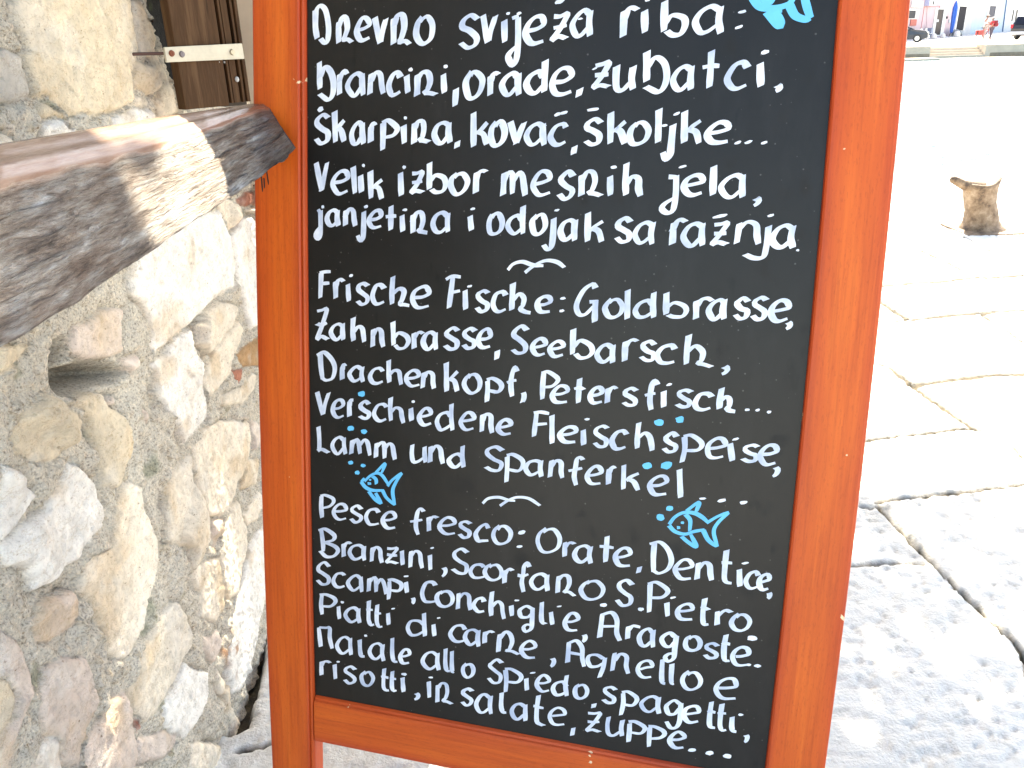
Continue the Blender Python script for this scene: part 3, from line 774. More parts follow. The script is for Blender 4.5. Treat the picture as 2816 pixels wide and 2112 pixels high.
# ------------------------------------------------------------------ lettering
GL = {
 'a': '.92,.86 .6,1 .22,.82 0,.42 .2,.06 .5,.02 .86,.32/.93,.97 .92,.45 1,0',
 'c': '1,.82 .75,1 .3,.88 0,.42 .2,.06 .55,0 1,.14',
 'd': '.9,.5 .6,.66 .2,.54 0,.28 .2,.03 .5,.02 .9,.24/.92,1 .9,.5 .97,.02',
 'e': '.12,.46 .6,.55 .97,.72 .85,.97 .5,1 .15,.75 0,.4 .2,.08 .5,0 .97,.1',
 'f': '1,.9 .8,1 .58,.9 .48,.6 .45,.3 .6,0/0,.5 .5,.55 .95,.6',
 'g': '.9,.9 .5,1 .1,.85 0,.7 .2,.53 .6,.55 .9,.75/.97,.93 .95,.5 .88,.12 .55,0 .32,.12 .55,.25 .95,.3',
 'G2': '.9,.9 .5,1 .1,.85 0,.7 .2,.5 .6,.54 .9,.75/.97,.93 .95,.35 .78,.05 .42,0 .1,.2',
 'q': '.9,.86 .5,1 .12,.9 0,.68 .18,.46 .55,.46 .9,.66/1,.92 .9,.45 .75,0',
 'h': '.05,1 .03,.5 .08,.03/.1,.4 .45,.6 .8,.55 .9,.25 1,0',
 'H2': '.08,1 .05,.5 .05,.05/.08,.42 .4,.62 .66,.5 .6,.22 .45,.1 .72,.05 1,0',
 'i': '0,1 .5,.5 1,0',
 'j': '1,1 .97,.4 .82,.08 .4,0 0,.15',
 'J': '.3,.97 .88,1/.88,.98 .9,.5 .8,.15 .45,0 0,.14 .2,.26 1,.44',
 'k': '0,1 .05,0/.95,.7 .5,.5 .2,.38/.3,.45 .7,.35 .95,0',
 'l': '0,1 .05,.3 .35,.03 1,0',
 'm': '0,0 .05,.95/.05,.6 .25,.97 .42,.9 .45,.05/.47,.6 .7,.97 .88,.85 .95,.4 1,0',
 'n': '0,0 .05,.97/.06,.6 .4,1 .8,.9 .88,.4 1,.02',
 'N2': '.03,0 .05,.9/.05,.65 .3,1 .6,.97 .68,.6 .55,.22 .4,.1 .7,.1 1,0',
 'o': '.35,1 .08,.75 0,.4 .2,.05 .55,0 .9,.25 1,.65 .75,.98 .45,.97 .25,.8',
 'p': '.08,.92 .1,.5 .05,0/0,.95 .4,1 .9,.87 1,.7 .75,.5 .2,.44',
 'r': '.1,0 .08,.9/.1,.6 .4,.92 .7,1 1,.93',
 's': '1,.88 .6,1 .15,.85 .1,.66 .5,.5 .95,.35 .85,.08 .4,0 0,.15',
 't': '.5,1 .48,.5 .5,0/0,.55 .5,.6 1,.6',
 'T': '.38,1 .3,.5 .35,.12 .6,0 1,.02/0,.6 .4,.62 .9,.62',
 'u': '.05,1 0,.5 .1,.08 .4,0 .85,.3/.95,.95 .92,.5 1,.05',
 'v': '0,1 .45,.02/.46,.02 .7,.5 1,.97',
 'z': '.08,.93 .5,.95 .95,1 .55,.5 .05,.05 .45,.12 1,.05/.1,.5 .5,.52 .95,.56',
 'b': '0,1 .03,.12/.05,.38 .4,.6 .85,.5 1,.28 .8,.05 .4,0 .15,.12',
 'B2': '0,1 .05,.28/.08,.6 .4,.84 .8,.72 1,.45 .9,.15 .6,0 .02,.13',
 'D1': '.05,.9 0,.5 .12,.15/.05,.85 .35,1 .8,.85 1,.45 .9,.1 .7,0 .4,.1',
 'D': '.2,.95 .2,.5 .27,.05/0,.9 .4,1 .8,.78 1,.45 .85,.12 .5,0 .3,.05',
 'F': '.2,.95 .1,0/.05,.93 .5,1 1,.98/.15,.5 .9,.56',
 'F2': '.45,.97 .22,0/0,.9 .4,.97 1,1/.3,.48 1,.53',
 'G': '.9,.9 .7,1 .3,.85 0,.45 .15,.22 .45,.2 .85,.42/.6,.52 1,.58/.95,.58 .9,0',
 'L': '.1,1 .15,.5 .12,.1 0,.03 .4,.1 1,0',
 'P': '.12,.95 .1,.5 .15,0/0,.93 .4,1 .9,.87 1,.72 .7,.52 .2,.44',
 'B': '.15,.95 .2,.5 .2,.15/0,.93 .35,1 .75,.85 .7,.65 .3,.53/.3,.53 .8,.45 1,.25 .75,.03 .4,0 .05,.15',
 'M': '.1,0 0,.5 0,.93/0,.93 .5,.97 .85,1 .85,.5 1,0',
 'A': '.05,0 .1,.9/.08,.85 .5,1 .85,.75 .85,.3 1,0/.15,.42 .85,.48',
 ',': '1,1 .6,.5 0,0',
 'y': '.45,.95 .95,.8 .95,.5 .6,.2 .05,0',
}
GL['w'] = GL['v']
# tile origin (x, y); scale is 2212/800.   entry: tile glyph x0 x1 y_bottom y_top ; '-' entries: x_centre y_centre width height
TILES = {'1': (800, 0), '2': (1500, 0), '3': (800, 540), '4': (1500, 540), '5': (800, 1040), '6': (1500, 1040), '7': (800, 1512), '8': (1500, 1512)}
LINES = [
 '1 D1 165 305 340 30;1 N2 340 482 335 125;1 e 482 620 325 125;1 v 620 745 345 120;1 N2 755 930 350 100;1 o 932 1097 345 115;1 s 1272 1440 380 100;1 v 1435 1575 340 105;1 i 1600 1650 335 140;1 - 1652 104 34 22;1 J 1635 1757 505 115;1 - 1735 102 40 24;1 e 1762 1950 345 115;1 z 1965 2125 320 95;1 - 2045 12 80 34;2 a 185 368 285 70;2 - 266 144 36 16;2 r 560 718 297 45;2 i 725 785 262 65;2 - 775 2 45 20;2 b 875 1095 285 -5;2 a 1115 1360 268 38;2 - 1498 90 66 24;2 - 1470 207 60 24',
 '1 B2 195 345 775 445;1 r 345 450 730 535;1 a 415 570 740 545;1 n 582 722 730 540;1 c 725 855 735 545;1 i 860 912 720 560;1 - 910 530 36 28;1 N2 935 1125 740 535;1 i 1138 1190 720 550;1 - 1178 507 34 28;1 , 1228 1275 820 660;1 o 1308 1475 757 535;1 r 1490 1600 735 545;1 a 1585 1757 735 545;1 d 1772 1962 725 445;1 e 1965 2160 735 507;2 , 228 285 750 660;2 z 345 505 688 467;2 - 375 522 44 14;2 u 512 692 702 485;2 B2 740 955 715 370;2 a 945 1137 700 490;2 t 1165 1345 692 367;2 c 1358 1558 687 462;2 i 1600 1670 672 465;2 - 1668 396 64 32;2 y 1725 1805 710 632',
 '1 s 172 305 1100 858;1 - 224 832 52 36;1 k 315 430 1095 830;1 a 440 570 1110 918;1 r 585 662 1095 930;1 p 672 828 1158 905;1 i 838 882 1103 940;1 - 872 897 26 26;1 N2 915 1072 1097 905;1 a 1070 1232 1098 915;1 , 1240 1290 1138 1060;1 k 1365 1520 1118 845;1 o 1500 1650 1120 915;1 v 1645 1795 1108 910;1 a 1770 1950 1115 925;1 c 1955 2117 1115 930;1 - 2028 870 56 26;1 - 2075 858 70 22;1 , 2125 2180 1188 1097;2 s 285 442 1115 887;2 - 362 833 98 26;2 k 467 637 1105 838;2 o 620 803 1115 918;2 i 832 887 1097 815;2 j 875 985 1218 930;2 - 905 955 46 20;2 - 1000 865 56 20;2 k 1030 1210 1105 828;2 e 1208 1418 1103 918;2 - 1460 1086 58 22;2 - 1543 1080 64 22;2 - 1663 1085 52 22',
 '1 w 175 298 1470 1218;1 e 300 457 1485 1287;1 i 455 508 1483 1255;1 i 517 552 1475 1320;1 - 553 1258 22 28;1 k 585 718 1522 1285;1 i 818 855 1500 1300;1 - 862 1272 28 28;1 z 895 1025 1482 1295;1 b 1030 1200 1480 1228;1 o 1198 1360 1490 1305;1 r 1380 1503 1483 1280;1 m 1590 1808 1497 1295;1 e 1822 1995 1497 1293;2 s 88 232 1522 1300;2 N2 245 452 1503 1295;2 i 465 520 1500 1325;2 - 520 1272 48 24;2 h 583 752 1507 1235;2 J 870 1025 1648 1315;2 - 1045 1267 62 20;2 e 1030 1222 1497 1318;2 i 1248 1305 1497 1248;2 a 1315 1532 1515 1315;2 y 1560 1645 1580 1490',
 '3 J 172 250 345 90;3 - 243 80 24 26;3 a 255 382 235 92;3 n 393 510 238 85;3 j 488 575 350 95;3 - 572 78 32 24;3 e 578 712 252 97;3 t 703 822 272 57;3 i 825 872 280 130;3 - 868 102 38 22;3 N2 905 1057 293 110;3 a 1060 1222 285 112;3 i 1340 1395 272 135;3 - 1383 96 40 20;3 o 1480 1632 298 118;3 d 1630 1797 300 57;3 o 1810 1960 298 127;3 j 1903 2020 415 155;3 - 2022 105 40 18;4 a 90 252 348 163;4 k 297 462 358 108;4 s 523 668 357 155;4 a 660 840 375 180;4 r 937 1085 375 165;4 a 1030 1222 385 190;4 z 1247 1405 385 188;4 - 1328 150 115 24;4 n 1435 1655 378 185;4 j 1503 1710 497 215;4 - 1713 145 56 20;4 a 1700 1912 408 208;4 - 1918 410 24 18',
 '3 F 195 322 785 553;3 r 317 420 788 620;3 i 417 457 810 655;3 - 458 603 32 22;3 s 490 605 832 645;3 c 602 730 830 655;3 H2 747 925 845 607;3 e 905 1075 860 675;3 F2 1160 1310 860 590;3 i 1305 1350 872 700;3 - 1360 683 40 18;3 s 1393 1520 888 700;3 c 1515 1655 890 708;3 H2 1655 1850 900 647;3 e 1850 2000 897 747;3 - 2068 775 42 22;3 - 2060 870 42 22;4 G 212 417 968 660;4 o 430 605 933 768;4 i 598 650 945 697;4 d 660 858 937 712;4 b 890 1100 935 722;4 r 1110 1290 948 760;4 a 1222 1385 948 770;4 s 1422 1562 943 760;4 s 1555 1700 950 748;4 e 1690 1875 963 780;4 y 1805 1885 1025 940',
 '3 z 175 300 1105 842;3 a 285 422 1103 952;3 h 450 580 1122 910;3 n 603 722 1160 995;3 b 757 915 1167 947;3 r 912 1025 1167 1018;3 a 985 1127 1173 1018;3 s 1157 1290 1175 988;3 s 1293 1420 1168 993;3 e 1405 1540 1165 1000;3 , 1545 1590 1252 1158;3 s 1665 1815 1210 973;3 e 1815 1960 1218 1070;3 e 1948 2095 1230 1088;4 b 185 385 1240 1003;4 a 370 537 1273 1112;4 r 573 717 1262 1075;4 s 707 850 1262 1090;4 c 830 1005 1280 1118;4 H2 1040 1297 1305 1040;4 y 1318 1407 1367 1275',
 '3 D 180 357 1408 1180;3 r 370 435 1403 1268;3 a 430 567 1420 1282;3 c 582 720 1433 1292;3 h 722 860 1438 1240;3 e 855 1000 1455 1313;3 n 985 1112 1473 1325;3 k 1160 1292 1490 1253;3 o 1297 1460 1510 1340;3 p 1465 1620 1578 1375;3 f 1620 1738 1533 1293;3 y 1738 1795 1580 1475;3 P 1880 2050 1563 1325;3 e 1965 2127 1580 1428;4 t 197 315 1582 1367;4 e 318 455 1587 1440;4 r 445 560 1587 1437;4 s 575 712 1605 1445;4 f 735 865 1643 1390;4 i 873 925 1615 1467;4 - 942 1430 46 20;4 s 980 1125 1617 1455;4 c 1112 1285 1635 1483;4 H2 1297 1472 1645 1450;4 - 1535 1622 38 20;4 - 1613 1625 36 20;4 - 1700 1640 34 22',
 '5 w 182 307 293 90;5 e 300 423 308 150;5 r 424 496 303 148;5 s 507 612 322 165;5 c 612 745 335 180;5 h 735 875 342 138;5 i 897 935 335 215;5 - 930 178 30 22;5 e 957 1088 367 217;5 d 1095 1252 403 177;5 e 1273 1415 405 250;5 n 1430 1553 423 262;5 e 1557 1697 440 302;5 F 1820 1980 465 242;5 i 1960 2012 508 268;6 e 90 257 503 352;6 i 263 315 520 380;6 - 317 312 42 18;6 s 353 490 537 345;6 c 485 637 550 385;6 h 672 845 557 333;6 s 882 1020 575 405;6 p 1020 1212 655 425;6 e 1203 1390 620 445;6 i 1375 1450 640 482;6 - 1447 463 56 18;6 s 1482 1635 648 490;6 e 1610 1785 668 492;6 y 1705 1790 763 660',
 '5 L 185 305 575 360;5 a 297 430 583 435;5 m 443 620 592 455;5 m 625 812 625 480;5 u 900 1045 655 497;5 n 1040 1178 660 503;5 d 1185 1335 692 498;5 s 1463 1625 720 508;5 p 1613 1785 810 575;5 a 1765 1930 752 608;5 n 1953 2090 773 615;6 f 155 305 830 580;6 e 298 450 818 657;6 r 455 548 820 662;6 k 567 735 862 650;6 e 770 945 900 730;6 i 988 1058 920 680;6 - 1195 915 56 18;6 - 1340 930 70 24;6 - 1505 945 62 28',
 '5 P 205 345 1078 877;5 e 307 440 1083 945;5 s 440 555 1103 957;5 c 553 690 1123 980;5 e 680 815 1152 1005;5 f 888 1028 1210 977;5 r 1025 1132 1178 1037;5 e 1112 1268 1197 1048;5 s 1263 1382 1222 1075;5 c 1385 1525 1255 1102;5 o 1520 1690 1272 1113;5 - 1755 1172 58 28;5 - 1740 1280 48 20;5 o 1855 2065 1338 1130;6 r 120 240 1372 1232;6 a 200 370 1413 1255;6 t 387 540 1418 1187;6 e 510 670 1440 1278;6 , 685 737 1492 1420;6 D 765 985 1495 1230;6 e 965 1137 1540 1365;6 n 1135 1292 1547 1388;6 T 1313 1450 1570 1290;6 i 1445 1507 1595 1440;6 - 1520 1405 56 18;6 c 1500 1640 1610 1455;6 e 1600 1725 1620 1475;8 y 1668 1728 385 310',
 '5 B 195 380 1370 1140;5 r 380 477 1372 1235;5 a 430 582 1392 1258;5 n 597 712 1408 1275;5 z 705 830 1418 1277;5 i 825 870 1430 1300;5 n 890 1020 1453 1303;5 i 1040 1080 1467 1332;5 - 1075 1291 30 14;5 y 1130 1195 1522 1425;5 s 1212 1362 1498 1283;5 c 1345 1490 1530 1400;5 o 1460 1620 1545 1403;5 r 1600 1705 1570 1438;5 f 1700 1828 1633 1390;5 a 1803 1978 1617 1473;8 N2 70 245 347 182;8 o 255 458 387 222;8 s 525 680 435 218;8 - 725 452 46 28;8 P 750 953 493 237;8 i 897 955 515 388;8 - 970 363 52 16;8 e 978 1145 543 397;8 T 1155 1270 580 358;8 r 1275 1430 590 447;8 o 1392 1575 627 478;8 - 1572 672 82 40',
 '7 s 185 310 275 88;7 c 305 427 297 160;7 a 418 560 322 182;7 m 573 740 335 205;7 p 722 860 395 215;7 i 857 903 335 232;7 - 878 201 40 14;7 y 903 953 420 352;7 c 980 1120 412 225;7 o 1092 1250 440 300;7 n 1250 1390 467 318;7 c 1370 1490 480 355;7 h 1500 1645 528 310;7 i 1655 1703 512 410;7 - 1717 384 40 14;7 g 1715 1862 630 412;7 l 1885 1960 572 385;7 i 1955 2012 578 460;7 - 2040 430 40 12;7 e 2060 2205 625 470;8 y 262 323 712 630;8 A 387 590 690 462;8 - 442 418 54 28;8 r 597 740 695 562;8 a 692 845 745 587;8 g 860 1015 855 620;8 o 1040 1200 780 645;8 s 1190 1330 835 697;8 T 1315 1432 850 630;8 e 1400 1570 893 725;8 - 1545 874 38 22;8 - 1612 882 54 24',
 '7 P 203 355 515 330;7 i 345 387 535 418;7 - 393 397 28 18;7 a 400 540 560 427;7 T 555 650 580 377;7 T 618 715 592 405;7 i 720 762 580 470;7 - 778 447 30 12;7 d 872 1045 665 462;7 i 1065 1112 665 555;7 - 1125 517 30 12;7 c 1195 1345 708 560;7 a 1305 1450 733 592;7 r 1450 1560 725 605;7 N2 1558 1755 795 623;7 e 1733 1880 832 680;7 y 1955 2020 900 810;8 A 145 322 885 675;8 q 298 470 973 783;8 n 495 655 943 777;8 e 683 835 982 828;8 l 862 940 1025 820;8 l 935 1005 1030 855;8 o 1020 1205 1078 917;8 e 1275 1475 1148 963',
 '7 M 200 330 755 575;7 a 335 477 800 648;7 l 507 580 818 675;7 - 568 652 28 18;7 a 580 722 843 697;7 l 752 830 855 660;7 e 815 922 873 745;7 a 980 1145 917 765;7 l 1155 1230 930 742;7 l 1205 1262 940 762;7 o 1288 1408 977 853;7 s 1485 1620 1023 823;7 p 1605 1770 1098 895;7 i 1768 1817 1077 965;7 - 1840 933 50 12;7 e 1848 1985 1085 945;7 d 1975 2125 1120 932;8 o 203 338 1140 1010;8 , 343 390 1212 1155;8 s 420 553 1175 1030;8 p 555 717 1278 1067;8 a 708 887 1245 1095;8 G2 892 1050 1367 1130;8 e 1030 1193 1327 1170;8 T 1205 1320 1360 1145;8 T 1285 1405 1378 1155;8 l 1393 1480 1392 1255;8 - 1485 1252 40 20;8 y 1490 1557 1475 1390',
 '7 r 208 320 965 833;7 i 318 355 990 860;7 - 360 850 28 14;7 s 393 508 1022 873;7 o 518 643 1040 917;7 T 668 765 1075 895;7 T 735 825 1080 908;7 i 830 875 1090 960;7 - 860 945 42 22;7 y 920 988 1152 1075;7 i 1030 1072 1133 990;7 - 1065 970 34 14;7 N2 1093 1247 1172 1007;7 s 1285 1395 1193 1040;7 a 1390 1543 1252 1087;7 l 1580 1660 1247 1075;7 a 1658 1808 1297 1153;7 T 1825 1950 1340 1097;7 e 1948 2105 1340 1190;8 , 183 232 1423 1340;8 z 290 438 1397 1222;8 u 450 608 1425 1263;8 p 608 775 1480 1300;8 p 757 925 1515 1333;8 e 922 1080 1517 1370;8 - 1115 1520 64 25;8 - 1245 1545 64 32;8 - 1383 1568 66 34',
]
NIB_L, NIB_T, NIB_A = .0085, .0040, R(24)
def spline(pts, step=.0016):
    pts = np.asarray(pts, float)
    if len(pts) < 3:
        n = max(2, int(np.hypot(*(pts[-1]-pts[0]))/step)); t = np.linspace(0, 1, n)[:, None]; return pts[0]*(1-t)+pts[-1]*t
    P_ = np.vstack([2*pts[0]-pts[1], pts, 2*pts[-1]-pts[-2]]); out = []
    for i in range(1, len(P_)-2):
        p0, p1, p2, p3 = P_[i-1:i+3]
        n = max(2, int(np.hypot(*(p2-p1))/step))
        t = np.linspace(0, 1, n, endpoint=False)[:, None]
        out.append(.5*((2*p1)+(-p0+p2)*t+(2*p0-5*p1+4*p2-p3)*t**2+(-p0+3*p1-3*p2+p3)*t**3))
    out.append(pts[-1:]); return np.vstack(out)
class Ink:
    """painted strokes: thin raised ribbons lying on the board"""
    def __init__(s): s.v = []; s.f = []; s.k = []; s.z = PW_+.0002; s.n = 0; s.tone = 1.0; s.L = NIB_L; s.T = NIB_T
    def stroke(s, pts, L=None, T=None, A=NIB_A, taper=.82):
        L = L or s.L; T = T or s.T
        c = spline(pts)
        d = np.gradient(c, axis=0); ln = np.hypot(d[:, 0], d[:, 1])+1e-9; d = d/ln[:, None]
        th = np.arctan2(d[:, 1], d[:, 0])
        w = .5*np.sqrt((L*np.sin(th-A))**2+(T*np.cos(th-A))**2)
        n = len(c); t = np.linspace(0, 1, n)
        pr = random.uniform(.93, 1.05)*(1+.07*np.sin(t*random.uniform(3, 7)+random.uniform(0, 6)))
        w = w*pr*(1-(1-taper)*sstep(.8, 1, t))
        ker = np.array([.25, .5, .25])
        if n > 3: w[1:-1] = np.convolve(w, ker, 'valid')
        nrm = np.stack([-d[:, 1], d[:, 0]], 1)
        Lf = c+nrm*w[:, None]; Rt = c-nrm*w[:, None]
        nib = np.array([math.cos(A), math.sin(A)])
        for e in (0, n-1):      # chisel-cut ends
            cr = abs(d[e, 0]*nib[1]-d[e, 1]*nib[0])
            if cr > .55:
                sgn = math.copysign(1, nrm[e] @ nib); k = w[e]/cr
                Lf[e] = c[e]+nib*sgn*k; Rt[e] = c[e]-nib*sgn*k
        b = len(s.v); z0 = s.z+.00013*(s.n % 5); s.n += 1
        seed = random.uniform(.62, 1.0)*s.tone
        for i in range(n):
            z = z0+.00010*i/n
            for q in (Lf[i], c[i], Rt[i]):
                s.v.append((q[0], q[1], z+(.00012 if q is c[i] else 0)))
            al = seed*(.75+.25*t[i])
            s.k += [al, al*.85, al]
        for i in range(n-1):
            a = b+3*i
            s.f += [(a, a+1, a+4, a+3), (a+1, a+2, a+5, a+4)]
    def blob(s, c, w, h, tilt=0, n=12):
        b = len(s.v); z = s.z+.00013*(s.n % 5); s.n += 1
        s.v.append((c[0], c[1], z+.0002)); s.k.append(.9)
        j = [random.uniform(.82, 1.12) for _ in range(n)]
        for i in range(n):
            a = 2*math.pi*i/n; x, y = math.copysign(abs(math.cos(a))**.9, math.cos(a))*w/2*j[i], math.copysign(abs(math.sin(a))**.9, math.sin(a))*h/2*j[i]
            s.v.append((c[0]+x*math.cos(tilt)-y*math.sin(tilt), c[1]+x*math.sin(tilt)+y*math.cos(tilt), z)); s.k.append(.9)
        s.f += [(b, b+1+i, b+1+(i+1) % n) for i in range(n)]
    def build(s, name, mat, parent):
        o = mesh_obj(name, blk(np.array(s.v)), s.f, mat, parent, True)
        a = o.data.attributes.new('cover', 'FLOAT', 'POINT'); a.data.foreach_set('value', np.array(s.k, dtype=np.float32))
        return o
def paint_mat(name, col, thin):
    m, nt, b = new_mat(name)
    at = N(nt, 'ShaderNodeAttribute', attribute_name='cover')
    n1 = noise_tex(nt, 38, 3, .5); n2 = noise_tex(nt, 260, 3, .6, stretch=(1, .25, 1))
    a = N(nt, 'ShaderNodeMath', operation='MULTIPLY_ADD'); a.inputs[1].default_value = .25
    nt.links.new(n2.outputs['Fac'], a.inputs[0]); nt.links.new(n1.outputs['Fac'], a.inputs[2])
    k = N(nt, 'ShaderNodeMath', operation='MULTIPLY_ADD'); k.inputs[1].default_value = .55
    nt.links.new(at.outputs['Fac'], k.inputs[0]); nt.links.new(a.outputs[0], k.inputs[2])
    r = ramp(nt, [(.78, thin), (1.12, col)])
    # shift into 0..1
    sc = N(nt, 'ShaderNodeMath', operation='MULTIPLY'); sc.inputs[1].default_value = .85
    nt.links.new(k.outputs[0], sc.inputs[0]); r.color_ramp.elements[0].position = .60; r.color_ramp.elements[1].position = 1.0
    nt.links.new(sc.outputs[0], r.inputs[0]); nt.links.new(r.outputs[0], b.inputs['Base Color'])
    b.inputs['Roughness'].default_value = .55
    return m
M_WHITE = paint_mat('white_chalk_paint', (.72, .755, .81), (.38, .44, .56))
M_BLUE = paint_mat('blue_chalk_paint', (.10, .47, .76), (.08, .40, .68))
SCL = 2212/800
def t2p(t, x, y): return (TILES[t][0]+x/SCL, TILES[t][1]+y/SCL)
def jit(p, a=.022): return [(x+random.gauss(0, a), y+random.gauss(0, a)) for x, y in p]
def letter(ink, t, g, x0, x1, yb, yt):
    xc, yc = (x0+x1)/2, (yb+yt)/2
    q = buv([t2p(t, x0, yc), t2p(t, x1, yc), t2p(t, xc, yb), t2p(t, xc, yt)], PW_)
    u0, u1, v0, v1 = q[0, 0], q[1, 0], q[2, 1], q[3, 1]
    hx, hy = .0038, .0024
    if u1-u0 < 2*hx+.001: u0 = u1 = (u0+u1)/2; u0 -= .0006; u1 += .0006
    else: u0 += hx; u1 -= hx
    if v1-v0 > 2*hy+.004: v0 += hy; v1 -= hy
    if g in 'ijl' and u1-u0 < .004 and g == 'i': pass
    for st in GL[g].split('/'):
        pts = [tuple(float(a) for a in s_.split(',')) for s_ in st.split()]
        a = .018 if g not in ('i', ',') else 0
        pts = jit(pts, a)
        if g == ',': u_lo, u_hi = u0, u1
        ink.stroke([(u0+(u1-u0)*x, v0+(v1-v0)*y) for x, y in pts])
def mark(ink, t, xc, yc, w, h, mat=None):
    q = buv([t2p(t, xc-w/2, yc), t2p(t, xc+w/2, yc), t2p(t, xc, yc+h/2), t2p(t, xc, yc-h/2)], PW_)
    c = ((q[0]+q[1])/2); ww = q[1, 0]-q[0, 0]; hh = q[3, 1]-q[2, 1]
    ink.blob((c[0], (q[2, 1]+q[3, 1])/2), ww, hh, R(random.uniform(5, 22)))
def new_ink(li):
    k = Ink(); f = 1.04-.20*min(1, max(0, (li-1)/9)); k.L = NIB_L*f; k.T = NIB_T*f; k.tone = 1.0-.16*min(1, max(0, (li-3)/6)); return k
for li, ln in enumerate(LINES):
    ink = new_ink(li); last = None
    for e in ln.split(';'):
        pr = e.split(' ')
        t, g = pr[0], pr[1]; nums = [float(a) for a in pr[2:]]
        xa, xb = (nums[0]-nums[2]/2, nums[0]+nums[2]/2) if g == '-' else (nums[0], nums[1])
        xa, xb = t2p(t, xa, 0)[0], t2p(t, xb, 0)[0]
        if last is not None and xa-last > 13 and ink.v:      # a new word
            ink.build('lettering', M_WHITE, panel); ink = new_ink(li)
        if g == '-': mark(ink, t, *nums)
        else: letter(ink, t, g, *nums)
        last = xb if last is None else max(last, xb)
    ink.build('lettering', M_WHITE, panel)
def draw(strokes, t, name, mat, L, T, blobs=()):
    ink = Ink()
    for s_ in strokes:
        ink.stroke(buv([t2p(t, *p) for p in pp(s_)], PW_), L, T, R(30), .75)
    for (x, y, w, h) in blobs: mark(ink, t, x, y, w, h)
    return ink.build(name, mat, panel)
draw(['1650,560 1690,515 1760,497 1840,522 1920,527', '1780,580 1830,540 1900,500 1960,487 2030,502 2080,540'], '3', 'bird_drawing', M_WHITE, .0062, .0040)
draw(['1458,952 1500,915 1580,905 1650,925 1705,932', '1590,970 1650,930 1720,905 1810,915 1895,968'], '5', 'bird_drawing', M_WHITE, .0052, .0036)
draw(['560,785 600,745 650,722 690,735 730,790 745,818', '535,788 570,830 625,852 710,852', '735,820 770,775 845,718', '845,720 800,790 775,860 792,965', '700,856 730,910 792,962', '645,718 715,650 690,722', '592,860 640,920 690,955', '645,872 690,955', '622,745 648,770 650,805', '585,800 612,800', '535,790 560,760'], '5', 'fish_drawing', M_BLUE, .0056, .0037, [(603, 773, 20, 14), (455, 642, 40, 30), (550, 663, 40, 28), (507, 717, 40, 30)])
draw(['940,1112 985,1055 1050,1022 1130,1025 1190,1055 1238,1098', '940,1120 985,1165 1060,1185 1130,1165 1210,1150', '1225,1100 1310,1050 1395,1017', '1392,1020 1310,1100 1280,1170 1308,1280', '1200,1155 1240,1230 1305,1280', '1070,1010 1165,945 1145,1018', '1035,1203 1090,1250 1148,1280 1105,1188', '1065,1035 1100,1080 1097,1160', '1000,1135 1025,1135'], '6', 'fish_drawing', M_BLUE, .0060, .0039, [(1042, 1098, 28, 20), (943, 990, 56, 42), (873, 1057, 66, 52)])
draw(['1560,-60 1590,5 1640,55 1740,62 1850,30 1900,-40', '1650,-30 1700,20 1740,-30', '1680,85 1740,80 1800,75', '1680,92 1730,150 1775,195 1790,180 1750,85', '1855,40 1900,120 1980,150 2015,140', '2015,140 1990,60 1960,-50'], '2', 'fish_drawing', M_BLUE, .0092, .0064)
for t, (x, y, w, h) in (('5', (538, 118, 58, 42)), ('5', (455, 382, 54, 38)), ('5', (556, 407, 50, 36)), ('6', (863, 338, 82, 56)), ('6', (1022, 314, 68, 50)), ('6', (772, 668, 70, 54)), ('6', (920, 662, 92, 58))):
    ink = Ink(); mark(ink, t, x, y, w, h); ink.build('bubble_dot', M_BLUE, panel)
# scuff marks where the beam rubs the stile
ink = Ink(); ink.z = .0012
for a in ('1490,560 1500,680', '1520,540 1535,640', '1508,600 1512,660', '1450,640 1452,650', '1580,505 1582,520'):
    pts = [(x/2.0733, 200+y/2.0733) for x, y in pp(a)]
    ink.stroke(buv(pts, 0), .0022, .0014, 0, .4)
ink.build('scuff_mark', plain('dark_scuff', (.03, .015, .01), .8), stL)

# ================================================================== WEATHERED BEAM in front of the wall
SEC = [  # back top edge, front ridge, bottom edge (points of the picture), depth (m)
 ((-330, 452), (-330, 580), (-330, 1165), .40), ((0, 395), (0, 497), (0, 957), .50), ((150, 370), (160, 462), (195, 842), .58),
 ((300, 346), (310, 428), (352, 737), .67), ((440, 322), (450, 392), (505, 624), .76), ((560, 304), (572, 352), (630, 542), .84),
 ((640, 293), (652, 320), (712, 486), .91), ((700, 286), (712, 300), (770, 446), .965), ((727, 284), (738, 296), (812, 411), 1.0)]
zt = hit([(770, 350)], P0, NB)[0]
dep_end = -float((zt-EYE) @ RN[:, 2])-.004
kd = dep_end/1.0
nS = 110
par = np.linspace(0, len(SEC)-1, nS)
def chan(i, j=None):
    a = np.array([(s[i][j] if j is not None else s[i]) for s in SEC], float)
    return np.interp(par, np.arange(len(SEC)), a)
top = np.stack([chan(0, 0), chan(0, 1)], 1); rid = np.stack([chan(1, 0), chan(1, 1)], 1); bot = np.stack([chan(2, 0), chan(2, 1)], 1); dp = chan(3)*kd
NF = 46
tiltb = .55*np.linalg.norm(depth_pt(rid, dp)-depth_pt(bot, dp), axis=1)
sec_pts = np.zeros((nS, NF+16, 3)); varn = np.zeros((nS, NF+16))
arc = np.concatenate([[0], np.cumsum(np.linalg.norm(np.diff(depth_pt((rid+bot)/2, dp), axis=0), axis=1))])
alongb = np.zeros((nS, NF+16, 3))
fwd = -RN[:, 2]
